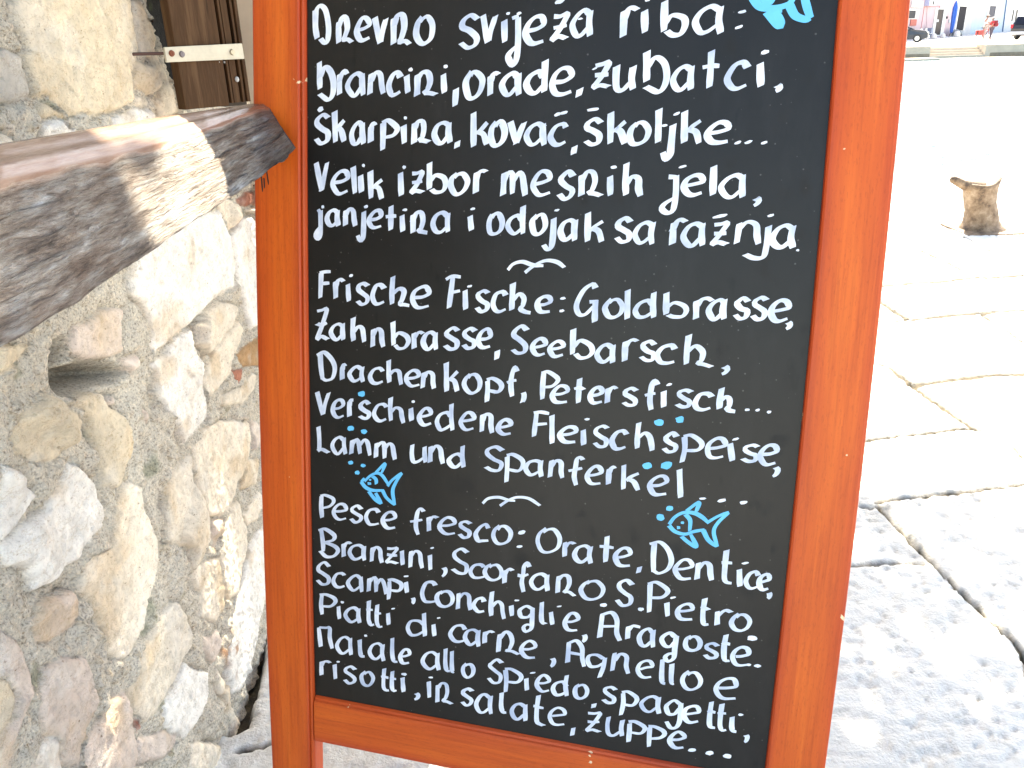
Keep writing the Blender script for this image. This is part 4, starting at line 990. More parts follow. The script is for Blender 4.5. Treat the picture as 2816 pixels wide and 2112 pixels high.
for j in range(NF):
    t = j/(NF-1)
    base = depth_pt(rid*(1-t)+bot*t, dp-t*tiltb)
    A_ = arc; B_ = np.full(nS, t)
    rough = .0045*fbm(A_*26, B_*9+0*A_, 400, 4)+.0034*fbm(A_*45, B_*40, 410, 3)
    crack = sstep(.22, .30, fbm(A_*9+3, B_*22, 420, 3))*.006*(t > .12)
    split = .010*np.exp(-((B_-.55-.12*np.sin(A_*9))/.018)**2)*sstep(.0, .15, fbm(A_*7, B_*0+2, 430, 2))
    bul = .010*math.sin(math.pi*min(1, t*1.05))
    fade = min(1, j/3)
    sec_pts[:, j] = base-fwd*(bul+(rough-crack-split)*fade)[:, None]+RN[:, 1]*(.0035*fbm(A_*18, A_*0+1, 455, 3)*sstep(.8, 1, t)*min(1, t))[:, None]
    varn[:, j] = 1-sstep(.02, .11, t+.07*fbm(A_*20, B_*4, 440, 3))
    alongb[:, j] = np.stack([A_, np.full(nS, t*.1), 0*A_], 1)
thick = .055
bk_bot = depth_pt(bot, dp+thick*.6)-RN[:, 0]*.012
for j in range(4):
    t = (j+1)/5
    sec_pts[:, NF+j] = depth_pt(bot, dp-tiltb)*(1-t)+bk_bot*t+RN[:, 1]*(.012*t)
topb = EYE+ray(top)*(dp+thick*1.05)[:, None]
for j in range(4):
    t = j/3
    sec_pts[:, NF+4+j] = bk_bot*(1-t)+(topb-RN[:, 1]*.012)*t
ridp = depth_pt(rid, dp)
for j in range(8):
    t = j/7.5
    sec_pts[:, NF+8+j] = topb*(1-t)+ridp*t+RN[:, 1]*(.0035*math.sin(math.pi*t)-.0028*math.exp(-((t-.45)/.09)**2)+.0012*math.sin(t*20))
    varn[:, NF+8+j] = 1
for j in range(NF, NF+16): alongb[:, j] = np.stack([arc, np.full(nS, .1+.01*(j-NF)), 0*arc], 1)
m_ = NF+16
Fb = [(i*m_+j, i*m_+(j+1) % m_, (i+1)*m_+(j+1) % m_, (i+1)*m_+j) for i in range(nS-1) for j in range(m_)]
Vb = sec_pts.reshape(-1, 3)
org = Vb.mean(0)
beam = empty('wooden_beam', tuple(org)); tag(beam, 'weathered grey-brown timber beam with varnished top edge, its end touching the chalkboard frame', 'beam')
beam.matrix_world = Matrix.Translation(Vector(org))
def beam_mat():
    m, nt, b = new_mat('weathered_timber')
    al = N(nt, 'ShaderNodeAttribute', attribute_name='along'); vr = N(nt, 'ShaderNodeAttribute', attribute_name='varnish')
    v = al.outputs['Vector']
    n1 = noise_tex(nt, 30, 7, .7, vec=v, stretch=(.42, 2.3, 1)); n2 = noise_tex(nt, 140, 4, .7, vec=v, stretch=(.22, 2.2, 1)); n3 = noise_tex(nt, 8, 4, .6, vec=v)
    r1 = ramp(nt, [(.30, (.055, .040, .030)), (.42, (.23, .17, .13)), (.52, (.37, .31, .26)), (.60, (.46, .42, .38)), (.70, (.74, .73, .72))])
    nt.links.new(n1.outputs['Fac'], r1.inputs[0])
    r3 = ramp(nt, [(.35, (.80, .62, .50)), (.5, (1, .97, .94)), (.66, (.92, 1.0, 1.12))]); nt.links.new(n3.outputs['Fac'], r3.inputs[0])
    c = mixrgb(nt, 'MULTIPLY', .7, r1.outputs[0], r3.outputs[0])
    r2 = ramp(nt, [(.34, (.28, .25, .23)), (.47, (1, 1, 1)), (.66, (1.25, 1.25, 1.25))]); nt.links.new(n2.outputs['Fac'], r2.inputs[0])
    c = mixrgb(nt, 'MULTIPLY', .8, c, r2.outputs[0])
    vn = ramp(nt, [(.35, (.27, .15, .10)), (.65, (.45, .30, .22))]); nt.links.new(n1.outputs['Fac'], vn.inputs[0])
    tp = N(nt, 'ShaderNodeAttribute', attribute_name='tip_shade')
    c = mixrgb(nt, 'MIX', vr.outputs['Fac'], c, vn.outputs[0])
    c = mixrgb(nt, 'MULTIPLY', tp.outputs['Fac'], c, (.50, .48, .48))  # shade on the beam's end, painted into its colour
    nt.links.new(c, b.inputs['Base Color'])
    rr = N(nt, 'ShaderNodeMapRange'); rr.inputs['To Min'].default_value = .50; rr.inputs['To Max'].default_value = .24
    nt.links.new(vr.outputs['Fac'], rr.inputs[0]); nt.links.new(rr.outputs[0], b.inputs['Roughness'])
    b.inputs['Specular IOR Level'].default_value = .6
    hsum = N(nt, 'ShaderNodeMath', operation='ADD'); nt.links.new(n1.outputs['Fac'], hsum.inputs[0]); nt.links.new(n2.outputs['Fac'], hsum.inputs[1])
    inv = N(nt, 'ShaderNodeMath', operation='MULTIPLY_ADD'); inv.inputs[1].default_value = -.9; inv.inputs[2].default_value = 1
    nt.links.new(vr.outputs['Fac'], inv.inputs[0])
    bn = N(nt, 'ShaderNodeBump'); bn.inputs['Distance'].default_value = .010
    nt.links.new(inv.outputs[0], bn.inputs['Strength']); nt.links.new(hsum.outputs[0], bn.inputs['Height']); nt.links.new(bn.outputs[0], b.inputs['Normal'])
    return m
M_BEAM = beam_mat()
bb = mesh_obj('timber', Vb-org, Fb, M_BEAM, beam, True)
a = bb.data.attributes.new('varnish', 'FLOAT', 'POINT'); a.data.foreach_set('value', varn.reshape(-1))
a = bb.data.attributes.new('along', 'FLOAT_VECTOR', 'POINT'); a.data.foreach_set('vector', alongb.reshape(-1))
tip_shade_v = sstep(-.115, -.06, (alongb[..., 0]-arc[-1])+.035*fbm(alongb[..., 0]*60, alongb[..., 1]*260, 470, 3)+.35*(alongb[..., 1]-.05))  # mask for the painted shade at the beam's end
a = bb.data.attributes.new('tip_shade', 'FLOAT', 'POINT'); a.data.foreach_set('value', tip_shade_v.reshape(-1))
# sawn end
ring = sec_pts[-1]-org; ce = ring.mean(0)
bme = bmesh.new(); vr_ = [bme.verts.new(p) for p in ring]; vr2 = [bme.verts.new(p*.985+ce*.015+np.array([0, .004, 0])) for p in ring]; cv = bme.verts.new(ce+np.array([0, .005, 0]))
for i in range(len(ring)):
    k = (i+1) % len(ring); bme.faces.new((vr_[i], vr_[k], vr2[k], vr2[i])); bme.faces.new((vr2[i], vr2[k], cv))
bm_obj('sawn_end', bme, plain('dark_end_grain', (.055, .05, .047), .75, var=.35, scale=40, bstr=.5), beam)

# ================================================================== IRON BOLLARD on the quay
def rust_mat():
    m, nt, b = new_mat('rusty_iron')
    n1 = noise_tex(nt, 14, 7, .7); n2 = noise_tex(nt, 60, 4, .6)
    r = ramp(nt, [(.34, (.045, .026, .018)), (.44, (.15, .095, .055)), (.56, (.24, .165, .105)), (.72, (.36, .28, .20))])
    nt.links.new(n1.outputs['Fac'], r.inputs[0]); nt.links.new(r.outputs[0], b.inputs['Base Color'])
    b.inputs['Roughness'].default_value = .7
    bump(nt, b, n2.outputs['Fac'], .5, .01)
    return m
M_RUST = rust_mat()
bc = ground([(2682, 632)])[0]
bol = empty('mooring_bollard', (bc[0], bc[1], .004)); tag(bol, 'rusty brown iron mooring bollard with a horn to one side standing on the quay', 'bollard')
bol.matrix_world = Matrix.Translation((bc[0], bc[1], .004)) @ Matrix.Scale(.92, 4)
secs = []
for z, rx, ry, cx in ((-.01, .165, .16, .050), (.012, .155, .15, .046), (.030, .135, .13, .038), (.07, .118, .118, .028), (.13, .110, .110, .018), (.20, .108, .104, -.006), (.265, .114, .104, -.018), (.30, .126, .110, -.024), (.322, .134, .114, -.026), (.330, .120, .100, -.026), (.318, .08, .065, -.026)):
    ringp = []
    for k in range(28):
        a_ = 2*math.pi*k/28
        zz = z + (.052*max(0, math.cos(a_))**1.5+.012*max(0, -math.cos(a_)))*sstep(.2, .32, z)
        ringp.append((cx+rx*math.cos(a_), ry*math.sin(a_), zz))
    secs.append(ringp)
bm = bmesh.new(); loft(bm, secs)
col_o = bm_obj('column', bm, M_RUST, bol, True)
bm = bmesh.new()
tube(bm, [(-.02, -.02, .298), (-.10, -.03, .308), (-.165, -.034, .330), (-.215, -.037, .354), (-.253, -.038, .372), (-.265, -.038, .377)], [.05, .044, .034, .030, .026, .012], 14)
bm_obj('horn', bm, M_RUST, bol, True)
bm = bmesh.new(); box(bm, -.16, .27, -.20, .20, -.01, .008, .006); bm_obj('base_plate', bm, M_RUST, bol)

# ================================================================== unseen TREE added so that its crown shades the near ground
SHADE_C = np.array([.05, .15]); CZ = 3.35
disp = np.array([SUN_DIR.x, SUN_DIR.y])/SUN_DIR.z*CZ
CC = np.array([SHADE_C[0]+disp[0], SHADE_C[1]+disp[1], CZ])
CR = np.array([1.95, 2.45, .95])
tree = empty('shade_tree', (.42, 3.3, 0)); tag(tree, 'unseen leafy tree added to shade the near ground, trunk behind the chalkboard, its crown above the picture', 'tree')
tree.matrix_world = Matrix.Translation((.42, 3.3, 0))
bm = bmesh.new()
tube(bm, [(0, 0, -.05), (.01, .01, .5), (-.01, -.02, 1.2), (.03, -.08, 2.0), (.02, -.2, 2.7)], [.13, .10, .085, .075, .055], 12)
for k in range(11):
    an = k*2.4; L = random.uniform(.9, 1.7); z0 = random.uniform(1.95, 2.6)
    s0 = Vector((.02, -.1, z0)); e0 = Vector((CC[0]-.42+math.cos(an)*CR[0]*.75, CC[1]-3.3+math.sin(an)*CR[1]*.75, CZ+random.uniform(-.4, .6)))
    mid = s0.lerp(e0, .5)+Vector((0, 0, .18))
    tube(bm, [s0, mid, e0], [.045, .028, .010], 7)
bm_obj('added_tree_trunk', bm, plain('added_tree_bark', (.16, .12, .085), .9, var=.35, scale=18, bstr=.6), tree, True)
nl = 14000
rr_ = np.random.default_rng(11)
d3 = rr_.normal(size=(nl, 3)); d3 /= np.linalg.norm(d3, axis=1)[:, None]
pos = d3*rr_.uniform(0, 1, nl)[:, None]**(1/2.4)*CR
keep = fbm(pos[:, 0]*1.7, pos[:, 1]*1.7, 71, 3)+.35*fbm(pos[:, 0]*6, pos[:, 1]*6, 72, 2) > -.36
# gaps cut for sunlight on the beam's end, the wall corner and the paving
sd_ = np.array(SUN_DIR); ok_ = np.ones(nl, bool)
for tgt, rad in ((depth_pt([(610, 370)], .875*kd)[0], .085), (depth_pt([(530, 430)], .82*kd)[0], .075), (depth_pt([(660, 330)], .92*kd)[0], .06), (depth_pt([(490, 400)], .80*kd)[0], .09), (depth_pt([(560, 360)], .85*kd)[0], .09), ((-.57, 1.74, .22), .17), ((-.57, 1.68, .48), .12), ((-.1, 1.25, 0), .2), ((.25, 1.2, 0), .16), ((1.05, 1.45, 0), .07)):
    rel = pos+CC-np.array(tgt); pr_ = rel-np.outer(rel @ sd_, sd_)
    ok_ &= np.linalg.norm(pr_, axis=1) > rad*rr_.uniform(.5, 1.9, nl)
pos = pos[ok_]
# extra leaf clusters added only to shade the foot of the wall
for tg_, n_ in (((-.47, 1.42, 0), 420), ((-.40, 1.2, 0), 260)):
    c_ = np.array(tg_)+sd_*4.35-CC
    pos = np.vstack([pos, c_+rr_.normal(0, .10, (n_, 3))])
for tgt, rad in (((-.57, 1.74, .22), .10), ((-.57, 1.70, .45), .08), ((-.57, 1.76, .10), .08)):  # gaps cut again to let sun onto the wall corner
    rel = pos+CC-np.array(tgt); pr_ = rel-np.outer(rel @ sd_, sd_)
    pos = pos[np.linalg.norm(pr_, axis=1) > rad*rr_.uniform(.7, 1.7, len(pos))]
nl = len(pos)
tg = rr_.normal(size=(nl, 3)); tg[:, 2] *= .5; tg /= np.linalg.norm(tg, axis=1)[:, None]
nrm_ = rr_.normal(size=(nl, 3)); nrm_[:, 2] = np.abs(nrm_[:, 2])+.6
sd = np.cross(tg, nrm_); sd /= np.linalg.norm(sd, axis=1)[:, None]
Ls = rr_.uniform(.07, .12, nl)[:, None]; Ws = Ls*.36
base = pos+CC-np.array([.42, 3.3, 0])
LV = np.stack([base-tg*Ls*.5, base+sd*Ws-tg*Ls*.05, base+tg*Ls*.5, base-sd*Ws-tg*Ls*.05], 1).reshape(-1, 3)
LF = np.arange(nl*4).reshape(-1, 4)
m, nt, b = new_mat('leaf'); b.inputs['Base Color'].default_value = (.07, .12, .035, 1); b.inputs['Roughness'].default_value = .5
mesh_obj('added_tree_crown', LV, LF, m, tree)

# ================================================================== FAR QUAY, HOUSES, PEOPLE
ZF = (2416, 0, 5.53)
def zp(x, y): return (ZF[0]+x/ZF[2], ZF[1]+y/ZF[2])
Q0 = ground([zp(430, 715)])[0][:2]; Q1 = ground([zp(2212, 665)])[0][:2]
qd = (Q1-Q0)/np.linalg.norm(Q1-Q0); qn = np.array([-qd[1], qd[0]])     # along, away from us
qang = math.atan2(qd[1], qd[0])
FQ = Matrix.Translation((Q0[0], Q0[1], 0)) @ Matrix.Rotation(qang, 4, 'Z')
FQi = FQ.inverted()
def qx(x, y):      # along-quay coordinate of a picture point on the quay face
    h = hit([zp(x, y)], (Q0[0], Q0[1], 0), (qn[0], qn[1], 0))[0]
    return (FQi @ Vector(h))
M_QUAY = plain('far_limestone', (.56, .46, .35), .85, var=.15, scale=1.2)
M_QTOP = plain('far_promenade', (.58, .55, .50), .85, var=.08, scale=.6)
M_WET = plain('wet_algae_stone', (.26, .195, .13), .6, var=.3, scale=1.5)
s0, s1 = qx(800, 705).x, qx(1640, 690).x
bm = bmesh.new()
box(bm, -160, s0, 0, 1.2, -1.5, 0); box(bm, s1, 200, 0, 1.2, -1.5, 0)
for k in range(4):
    box(bm, s0+.01, s1-.01, .3*k, 1.2, -1.5+.0*k, -.56+.14*k+.004*k)
fq = bm_obj('far_quay_wall', bm, M_QUAY); fq.matrix_world = FQ; struct(fq)
bm = bmesh.new(); box(bm, -160, s0-.02, -.012, -.002, -1.5, -.42); box(bm, s1+.3, 200, -.012, -.002, -1.5, -.45)
o = bm_obj('quay_waterline', bm, M_WET); o.matrix_world = FQ; struct(o)
bm = bmesh.new(); 
x = -60.0
while x < 80:
    L = random.uniform(1.6, 4.5); 
    if random.random() < .86: box(bm, x, x+L-.05, -3.2+random.uniform(-.5, .4), -1.7+random.uniform(-.4, .3), -1.4, -.60+random.uniform(-.05, .05), .04)
    x += L
o = bm_obj('sunken_ledge', bm, M_QUAY); o.matrix_world = FQ; struct(o)
o = mesh_obj('promenade', [(-300, 1.2, 0), (400, 1.2, 0), (900, 1500, 0), (-900, 1500, 0)], [(0, 1, 2, 3)], M_QTOP); o.matrix_world = FQ; struct(o)

fA = ground([zp(498, 600)])[0][:2]; fB = ground([zp(2002, 480)])[0][:2]
fd = (fB-fA)/np.linalg.norm(fB-fA); fn = np.array([fd[1], -fd[0]])       # along, towards us
FM = Matrix(((fd[0], -fn[0], 0, fA[0]), (fd[1], -fn[1], 0, fA[1]), (0, 0, 1, 0), (0, 0, 0, 1)))  # local: x along, y into the house
def fx(x, y, off=0.0):
    p = hit([zp(x, y)], (fA[0]+fn[0]*off, fA[1]+fn[1]*off, 0), (fn[0], fn[1], 0))[0]
    q = FM.inverted() @ Vector(p); return q.x, q.z
def rect(x0, y0, x1, y1):
    """two opposite picture corners on the facade -> (xa, xb, za, zb)"""
    xm, ym = (x0+x1)/2, (y0+y1)/2
    return fx(x0, ym)[0], fx(x1, ym)[0], fx(xm, y1)[1], fx(xm, y0)[1]
def house(name, label, xa, xb, H, mat, dpt=9):
    o = empty(name); o.matrix_world = FM @ Matrix.Translation(((xa+xb)/2, 0, 0)); tag(o, label, 'house'); o['_c'] = (xa+xb)/2
    bm = bmesh.new(); c = o['_c']; box(bm, xa-c, xb-c, 0, dpt, -.1, H)
    bm_obj('wall', bm, mat, o)
    bm = bmesh.new()
    vs_ = [bm.verts.new(p) for p in ((xa-c+.02, -.4, H+.003), (xb-c-.02, -.4, H+.003), (xb-c-.02, dpt/2, H+1.9), (xa-c+.02, dpt/2, H+1.9), (xb-c-.02, dpt+.3, H+.003), (xa-c+.02, dpt+.3, H+.003))]
    for f_ in ((0, 1, 2, 3), (3, 2, 4, 5), (0, 3, 5), (1, 4, 2), (0, 5, 4, 1)): bm.faces.new([vs_[i] for i in f_])
    bm_obj('roof', bm, M_ROOF, o)
    return o
def hpart(o, nm, r, y0, y1, mat, parent=None, bev=.01):
    c = o['_c']; bm = bmesh.new(); box(bm, r[0]-c, r[1]-c, y0, y1, r[2], r[3], bev)
    return bm_obj(nm, bm, mat, parent or o)
def opening(o, nm, outer, inner, fm, gm, gn='pane'):
    c = o['_c']; bm = bmesh.new()
    box(bm, outer[0]-c, inner[0]-c, -.07, -.003, outer[2], outer[3]); box(bm, inner[1]-c, outer[1]-c, -.07, -.003, outer[2], outer[3])
    box(bm, inner[0]-c, inner[1]-c, -.072, -.003, inner[3], outer[3])
    if inner[2]-outer[2] > .02: box(bm, inner[0]-c, inner[1]-c, -.09, -.003, outer[2], inner[2])
    f_ = bm_obj(nm, bm, fm, o)
    hpart(o, gn, inner, -.03, -.004, gm, f_, 0)
    return f_
M_ROOF = plain('roof_tiles', (.36, .15, .08), .8, var=.25, scale=3)
M_PINK = plain('pink_plaster', (.50, .37, .385), .85, var=.06, scale=.8)
M_PALE = plain('pale_grey_plaster', (.46, .45, .45), .85, var=.06, scale=.8)
M_LBLUE = plain('light_blue_plaster', (.40, .48, .55), .85, var=.05, scale=.8)
M_WHT = plain('white_plaster', (.52, .53, .55), .85, var=.05, scale=.8)
M_FRAME = plain('white_frame', (.66, .64, .61), .6)
M_GLASS = plain('dark_glass', (.014, .018, .030), .5, spec=.06)
M_BDOOR = plain('brown_glass_door', (.022, .014, .022), .5, var=.4, scale=3, spec=.06)
M_GDOOR = plain('grey_doorway', (.030, .028, .034), .8, spec=.05)
xP0 = fx(-900, 300)[0]; xP1 = fx(1130, 300)[0]; xG1 = fx(1425, 300)[0]; xB1 = fx(1915, 300)[0]; xW1 = fx(3600, 300)[0]
h1 = house('pink_house', 'pale pink house with a white framed glass door and an air conditioner', xP0, xP1, 6.6, M_PINK)
h2 = house('grey_house', 'pale grey house with a wide dark doorway behind the closed blue parasol', xP1+.01, xG1, 7.0, M_PALE)
h3 = house('blue_house', 'light blue house with one white framed dark window', xG1+.01, xB1, 6.8, M_LBLUE)
h4 = house('white_house', 'white house with a narrow double window at the far right', xB1+.01, xW1, 7.2, M_WHT)
opening(h1, 'door', rect(830, 120, 1003, 545), rect(868, 142, 958, 530), M_FRAME, M_BDOOR, 'glass')
hpart(h1, 'notice', rect(872, 298, 908, 333), -.045, -.031, plain('notice_white', (.75, .75, .75), .6))
opening(h1, 'window', rect(400, 135, 600, 290), rect(420, 160, 552, 280), M_FRAME, M_GLASS)
hpart(h1, 'shop_board', rect(492, 15, 662, 112), -.10, -.02, M_FRAME)
for k in range(5):
    for j in range(2):
        hpart(h1, 'board_mark', rect(515+k*30, 58+j*34, 528+k*30, 74+j*34), -.112, -.101, plain('grey_mark', (.35, .35, .36), .6) if k+j == 0 else bpy.data.materials['grey_mark'], bev=0)
hpart(h1, 'red_panel', rect(478, 296, 568, 392), -.06, -.01, plain('red_panel', (.40, .05, .03), .6))
hpart(h1, 'meter_box', rect(1062, 290, 1090, 345), -.08, -.01, plain('meter_grey', (.42, .43, .46), .6))
hpart(h1, 'door_lamp', rect(1022, 250, 1036, 285), -.12, -.01, M_GDOOR)
c = h1['_c']; bm = bmesh.new()
for pts in (((640, 450), (690, 108), (922, 92), (922, 130)),):
    tube(bm, [(fx(*q)[0]-c, -.03, fx(*q)[1]) for q in pts], .022, 6)
bm_obj('conduit', bm, plain('red_conduit', (.50, .13, .13), .6), h1)
bm = bmesh.new(); tube(bm, [(fx(718, 460)[0]-c, -.03, fx(718, 460)[1]), (fx(735, 115)[0]-c, -.03, fx(735, 115)[1])], .018, 6)
bm_obj('cable', bm, plain('pink_cable', (.50, .36, .38), .7), h1)
ac = empty('air_conditioner'); r = rect(712, 5, 800, 92); ac.matrix_world = FM @ Matrix.Translation(((r[0]+r[1])/2, -.32, r[2]))
tag(ac, 'white air conditioner unit mounted on the pink house wall', 'air conditioner')
w_, hh_ = (r[1]-r[0])/2, r[3]-r[2]
bm = bmesh.new(); box(bm, -w_, w_, -.14, .16, 0, hh_, .02); bm_obj('casing', bm, M_FRAME, ac)
bm = bmesh.new(); bmesh.ops.create_cone(bm, cap_ends=True, segments=20, radius1=hh_*.38, radius2=hh_*.36, depth=.02, matrix=Matrix.Translation((-.05, -.15, hh_*.52)) @ Matrix.Rotation(R(90), 4, 'X')); bm_obj('fan_grille', bm, M_GDOOR, ac)
bm = bmesh.new(); box(bm, -w_-.35, -w_-.03, -.1, .31, 0, hh_, .01); bm_obj('side_bracket', bm, plain('bracket_lilac', (.40, .42, .58), .6), ac)
opening(h2, 'doorway', rect(1180, 78, 1330, 465), rect(1195, 98, 1308, 462), M_FRAME, M_GDOOR, 'opening')
opening(h3, 'window', rect(1648, 66, 1790, 282), rect(1672, 90, 1768, 268), M_FRAME, plain('blue_dark_pane', (.018, .026, .060), .5, spec=.06))
hpart(h3, 'meter_box', rect(1832, 330, 1856, 352), -.06, -.01, M_PALE)
c = h3['_c']; bm = bmesh.new(); tube(bm, [(fx(1945, -40)[0]-c, -.07, fx(1945, -40)[1]), (fx(1876, 488)[0]-c, -.07, fx(1876, 488)[1])], .075, 8)
bm_obj('drainpipe', bm, plain('blue_pipe', (.08, .15, .28), .5), h3)
opening(h4, 'window', rect(1996, 132, 2150, 330), rect(2022, 152, 2046, 322), M_FRAME, M_GLASS)
hpart(h4, 'pane', rect(2074, 150, 2098, 318), -.085, -.073, M_GLASS, bev=0)
hpart(h4, 'balcony', rect(2030, 8, 2330, 44), -.7, -.01, M_FRAME)
# pavement kerb in front of the houses
o = mesh_obj('far_pavement', [tuple(FM @ Vector(p)) for p in ((-60, -2.2, .05), (90, -2.2, .05), (90, 0, .05), (-60, 0, .05), (-60, -2.2, -.02), (90, -2.2, -.02))], [(0, 1, 2, 3), (4, 5, 1, 0)], M_PALE); struct(o)

def on_facade_front(x, y, off):
    """ground point whose foot shows at the picture point, forced to stand off metres before the facade"""
    p = hit([zp(x, y)], (fA[0]+fn[0]*off, fA[1]+fn[1]*off, 0), (fn[0], fn[1], 0))[0]
    return Vector((p[0], p[1], .05))
FR = Matrix(((fd[0], -fn[0], 0), (fd[1], -fn[1], 0), (0, 0, 1)))
def stand(name, label, cat, x, y, off, group=None, z=.05):
    p = on_facade_front(x, y, off); p.z = z
    o = empty(name); o.matrix_world = Matrix.Translation(p) @ FR.to_4x4(); tag(o, label, cat, group); return o
def pxm(x, y, off):   # metres per zoom pixel there
    p = on_facade_front(x, y, off); dep = -float((np.array(p)-EYE) @ RN[:, 2]); return dep/F_PX/ZF[2]
# closed parasol
ps = stand('closed_parasol', 'closed blue parasol with white lettering beside the dark doorway', 'parasol', 1096, 556, 1.6)
k = pxm(1096, 556, 1.6)
bm = bmesh.new(); H_ = 500*k
prof = [(.10, .02), (.13, .10), (.16, .13), (.40, .17), (.65, .20), (.80, .19), (.92, .12), (1.0, .02)]
secs = []
for t, r0 in prof:
    secs.append([((.0+r0*(1+.22*math.sin(a*5))*math.cos(a)), r0*(1+.22*math.sin(a*5))*math.sin(a), t*H_) for a in np.linspace(0, 2*math.pi, 30, endpoint=False)])
loft(bm, secs); M_PBLUE = plain('blue_canvas', (.03, .12, .48), .8)
bm_obj('canopy', bm, M_PBLUE, ps, True)
bm = bmesh.new(); tube(bm, [(0, 0, 0), (0, 0, H_*1.01)], .025, 8); bm_obj('pole', bm, M_FRAME, ps)
bm = bmesh.new(); box(bm, -.22, .22, -.22, .22, -.01, .07, .03); bm_obj('base', bm, M_PALE, ps)
for t, w in ((.52, .05), (.55, .08), (.58, .05), (.22, .05), (.25, .07), (.78, .06)):
    for q in range(2):
        bm = bmesh.new(); box(bm, -.09+q*.1, -.09+q*.1+w, -.30, -.235, t*H_, t*H_+.055); bm_obj('canopy_lettering', bm, M_FRAME, ps)
# benches, cabinet, upturned boat, round stones
def bench(x, y, wpx, label):
    b_ = stand('bench', label, 'bench', x, y, 1.3, 'benches before the pink house'); k = pxm(x, y, 1.3); w = wpx*k*1.15/2
    bm = bmesh.new()
    for j in range(3): box(bm, -w, w, -.22+.15*j, -.09+.15*j, .40, .44, .008)
    bm_obj('seat', bm, M_FRAME, b_)
    bm = bmesh.new()
    for j in range(3): box(bm, -w, w, .22, .25, .52+.12*j, .61+.12*j, .008)
    bm_obj('backrest', bm, M_FRAME, b_)
    for s_ in (-1, 1):
        bm = bmesh.new(); tube(bm, [(s_*w*.85, -.2, 0), (s_*w*.85, -.16, .40), (s_*w*.85, .22, .40), (s_*w*.85, .26, .9)], .02, 6); tube(bm, [(s_*w*.85, .24, 0), (s_*w*.85, .2, .4)], .02, 6)
        bm_obj('leg', bm, M_GDOOR, b_)
bench(680, 560, 130, 'white slatted bench beside the black car'); bench(748, 577, 120, 'white slatted bench next to the white framed glass door')
cb = stand('grey_cabinet', 'blue-grey utility cabinet between bench and glass door', 'cabinet', 772, 520, .5); k = pxm(772, 520, .5)
bm = bmesh.new(); box(bm, -52*k*1.15, 52*k*1.15, -.2, .2, 0, 140*k, .02); bm_obj('body', bm, plain('cabinet_blue_grey', (.22, .25, .32), .6), cb)
bm = bmesh.new(); box(bm, -50*k*1.15, 50*k*1.15, -.225, -.203, .1, 134*k, .01); bm_obj('door', bm, plain('cabinet_door', (.25, .28, .36), .6), cb)
bt = stand('upturned_boat', 'grey upturned rowing boat lying before the dark doorway', 'boat', 1170, 545, .8); k = pxm(1170, 545, .8); L = 175*k*1.2
bm = bmesh.new(); secs = []
for t in np.linspace(-1, 1, 15):
    w = .55*(1-abs(t)**2.2)+.02; hgt = 88*k*(1-.35*abs(t)**2)
    secs.append([(t*L, w*math.cos(a), max(0, hgt*math.sin(a)**.7 if math.sin(a) > 0 else 0)) for a in np.linspace(0, math.pi, 13)])
loft(bm, secs); bm_obj('hull', bm, plain('grey_hull', (.09, .105, .115), .6), bt, True)
bm = bmesh.new(); tube(bm, [(-L, 0, .05)]+[(t*L, 0, 88*k*(1-.35*abs(t)**2)+.02) for t in np.linspace(-.9, .9, 9)]+[(L, 0, .05)], .03, 6); bm_obj('keel', bm, plain('hull_dark', (.12, .14, .15), .6), bt)
for x, y, w, lb in ((835, 598, 70, 'rounded white kerb stone left of the glass door'), (972, 592, 62, 'rounded white kerb stone right of the glass door'), (1185, 576, 80, 'rounded white kerb stone before the upturned boat')):
    rs = stand('round_stone', lb, 'stone', x, y, 2.2, 'round white stones along the pavement'); k = pxm(x, y, 2.2)
    bm = bmesh.new(); ww = w*k/2*1.1
    loft(bm, [[(r0*ww*math.cos(a), r0*ww*math.sin(a), z_*ww*1.9) for a in np.linspace(0, 2*math.pi, 16, endpoint=False)] for r0, z_ in ((1.0, -.02), (1.02, .2), (.98, .5), (.85, .75), (.6, .92), (.25, 1.0))])
    bm_obj('stone', bm, M_FRAME, rs, True)

# ---- people
def skin_body(name, joints, edges, mat, parent, lv=2):
    me = bpy.data.meshes.new(name); me.from_pydata([j[0] for j in joints], edges, []); me.update()
    o = link(bpy.data.objects.new(name, me), parent); me.materials.append(mat)
    md = o.modifiers.new('skin', 'SKIN'); md.use_smooth_shade = True
    for i, j in enumerate(joints):
        rr = j[1] if isinstance(j[1], tuple) else (j[1], j[1]); me.skin_vertices[0].data[i].radius = rr
    me.skin_vertices[0].data[0].use_root = True
    s_ = o.modifiers.new('sub', 'SUBSURF'); s_.levels = lv; s_.render_levels = lv
    return o
M_SKIN = plain('skin', (.33, .18, .13), .6); M_WSHIRT = plain('white_shirt', (.55, .52, .52), .8); M_RED = plain('red_cloth', (.45, .03, .04), .8)
M_TROU = plain('grey_trousers', (.09, .075, .10), .8); M_CAPM = plain('pale_cap', (.50, .46, .42), .8); M_PACK = plain('dark_red_pack', (.25, .03, .035), .8); M_HAIR = plain('brown_hair', (.12, .07, .04), .7)
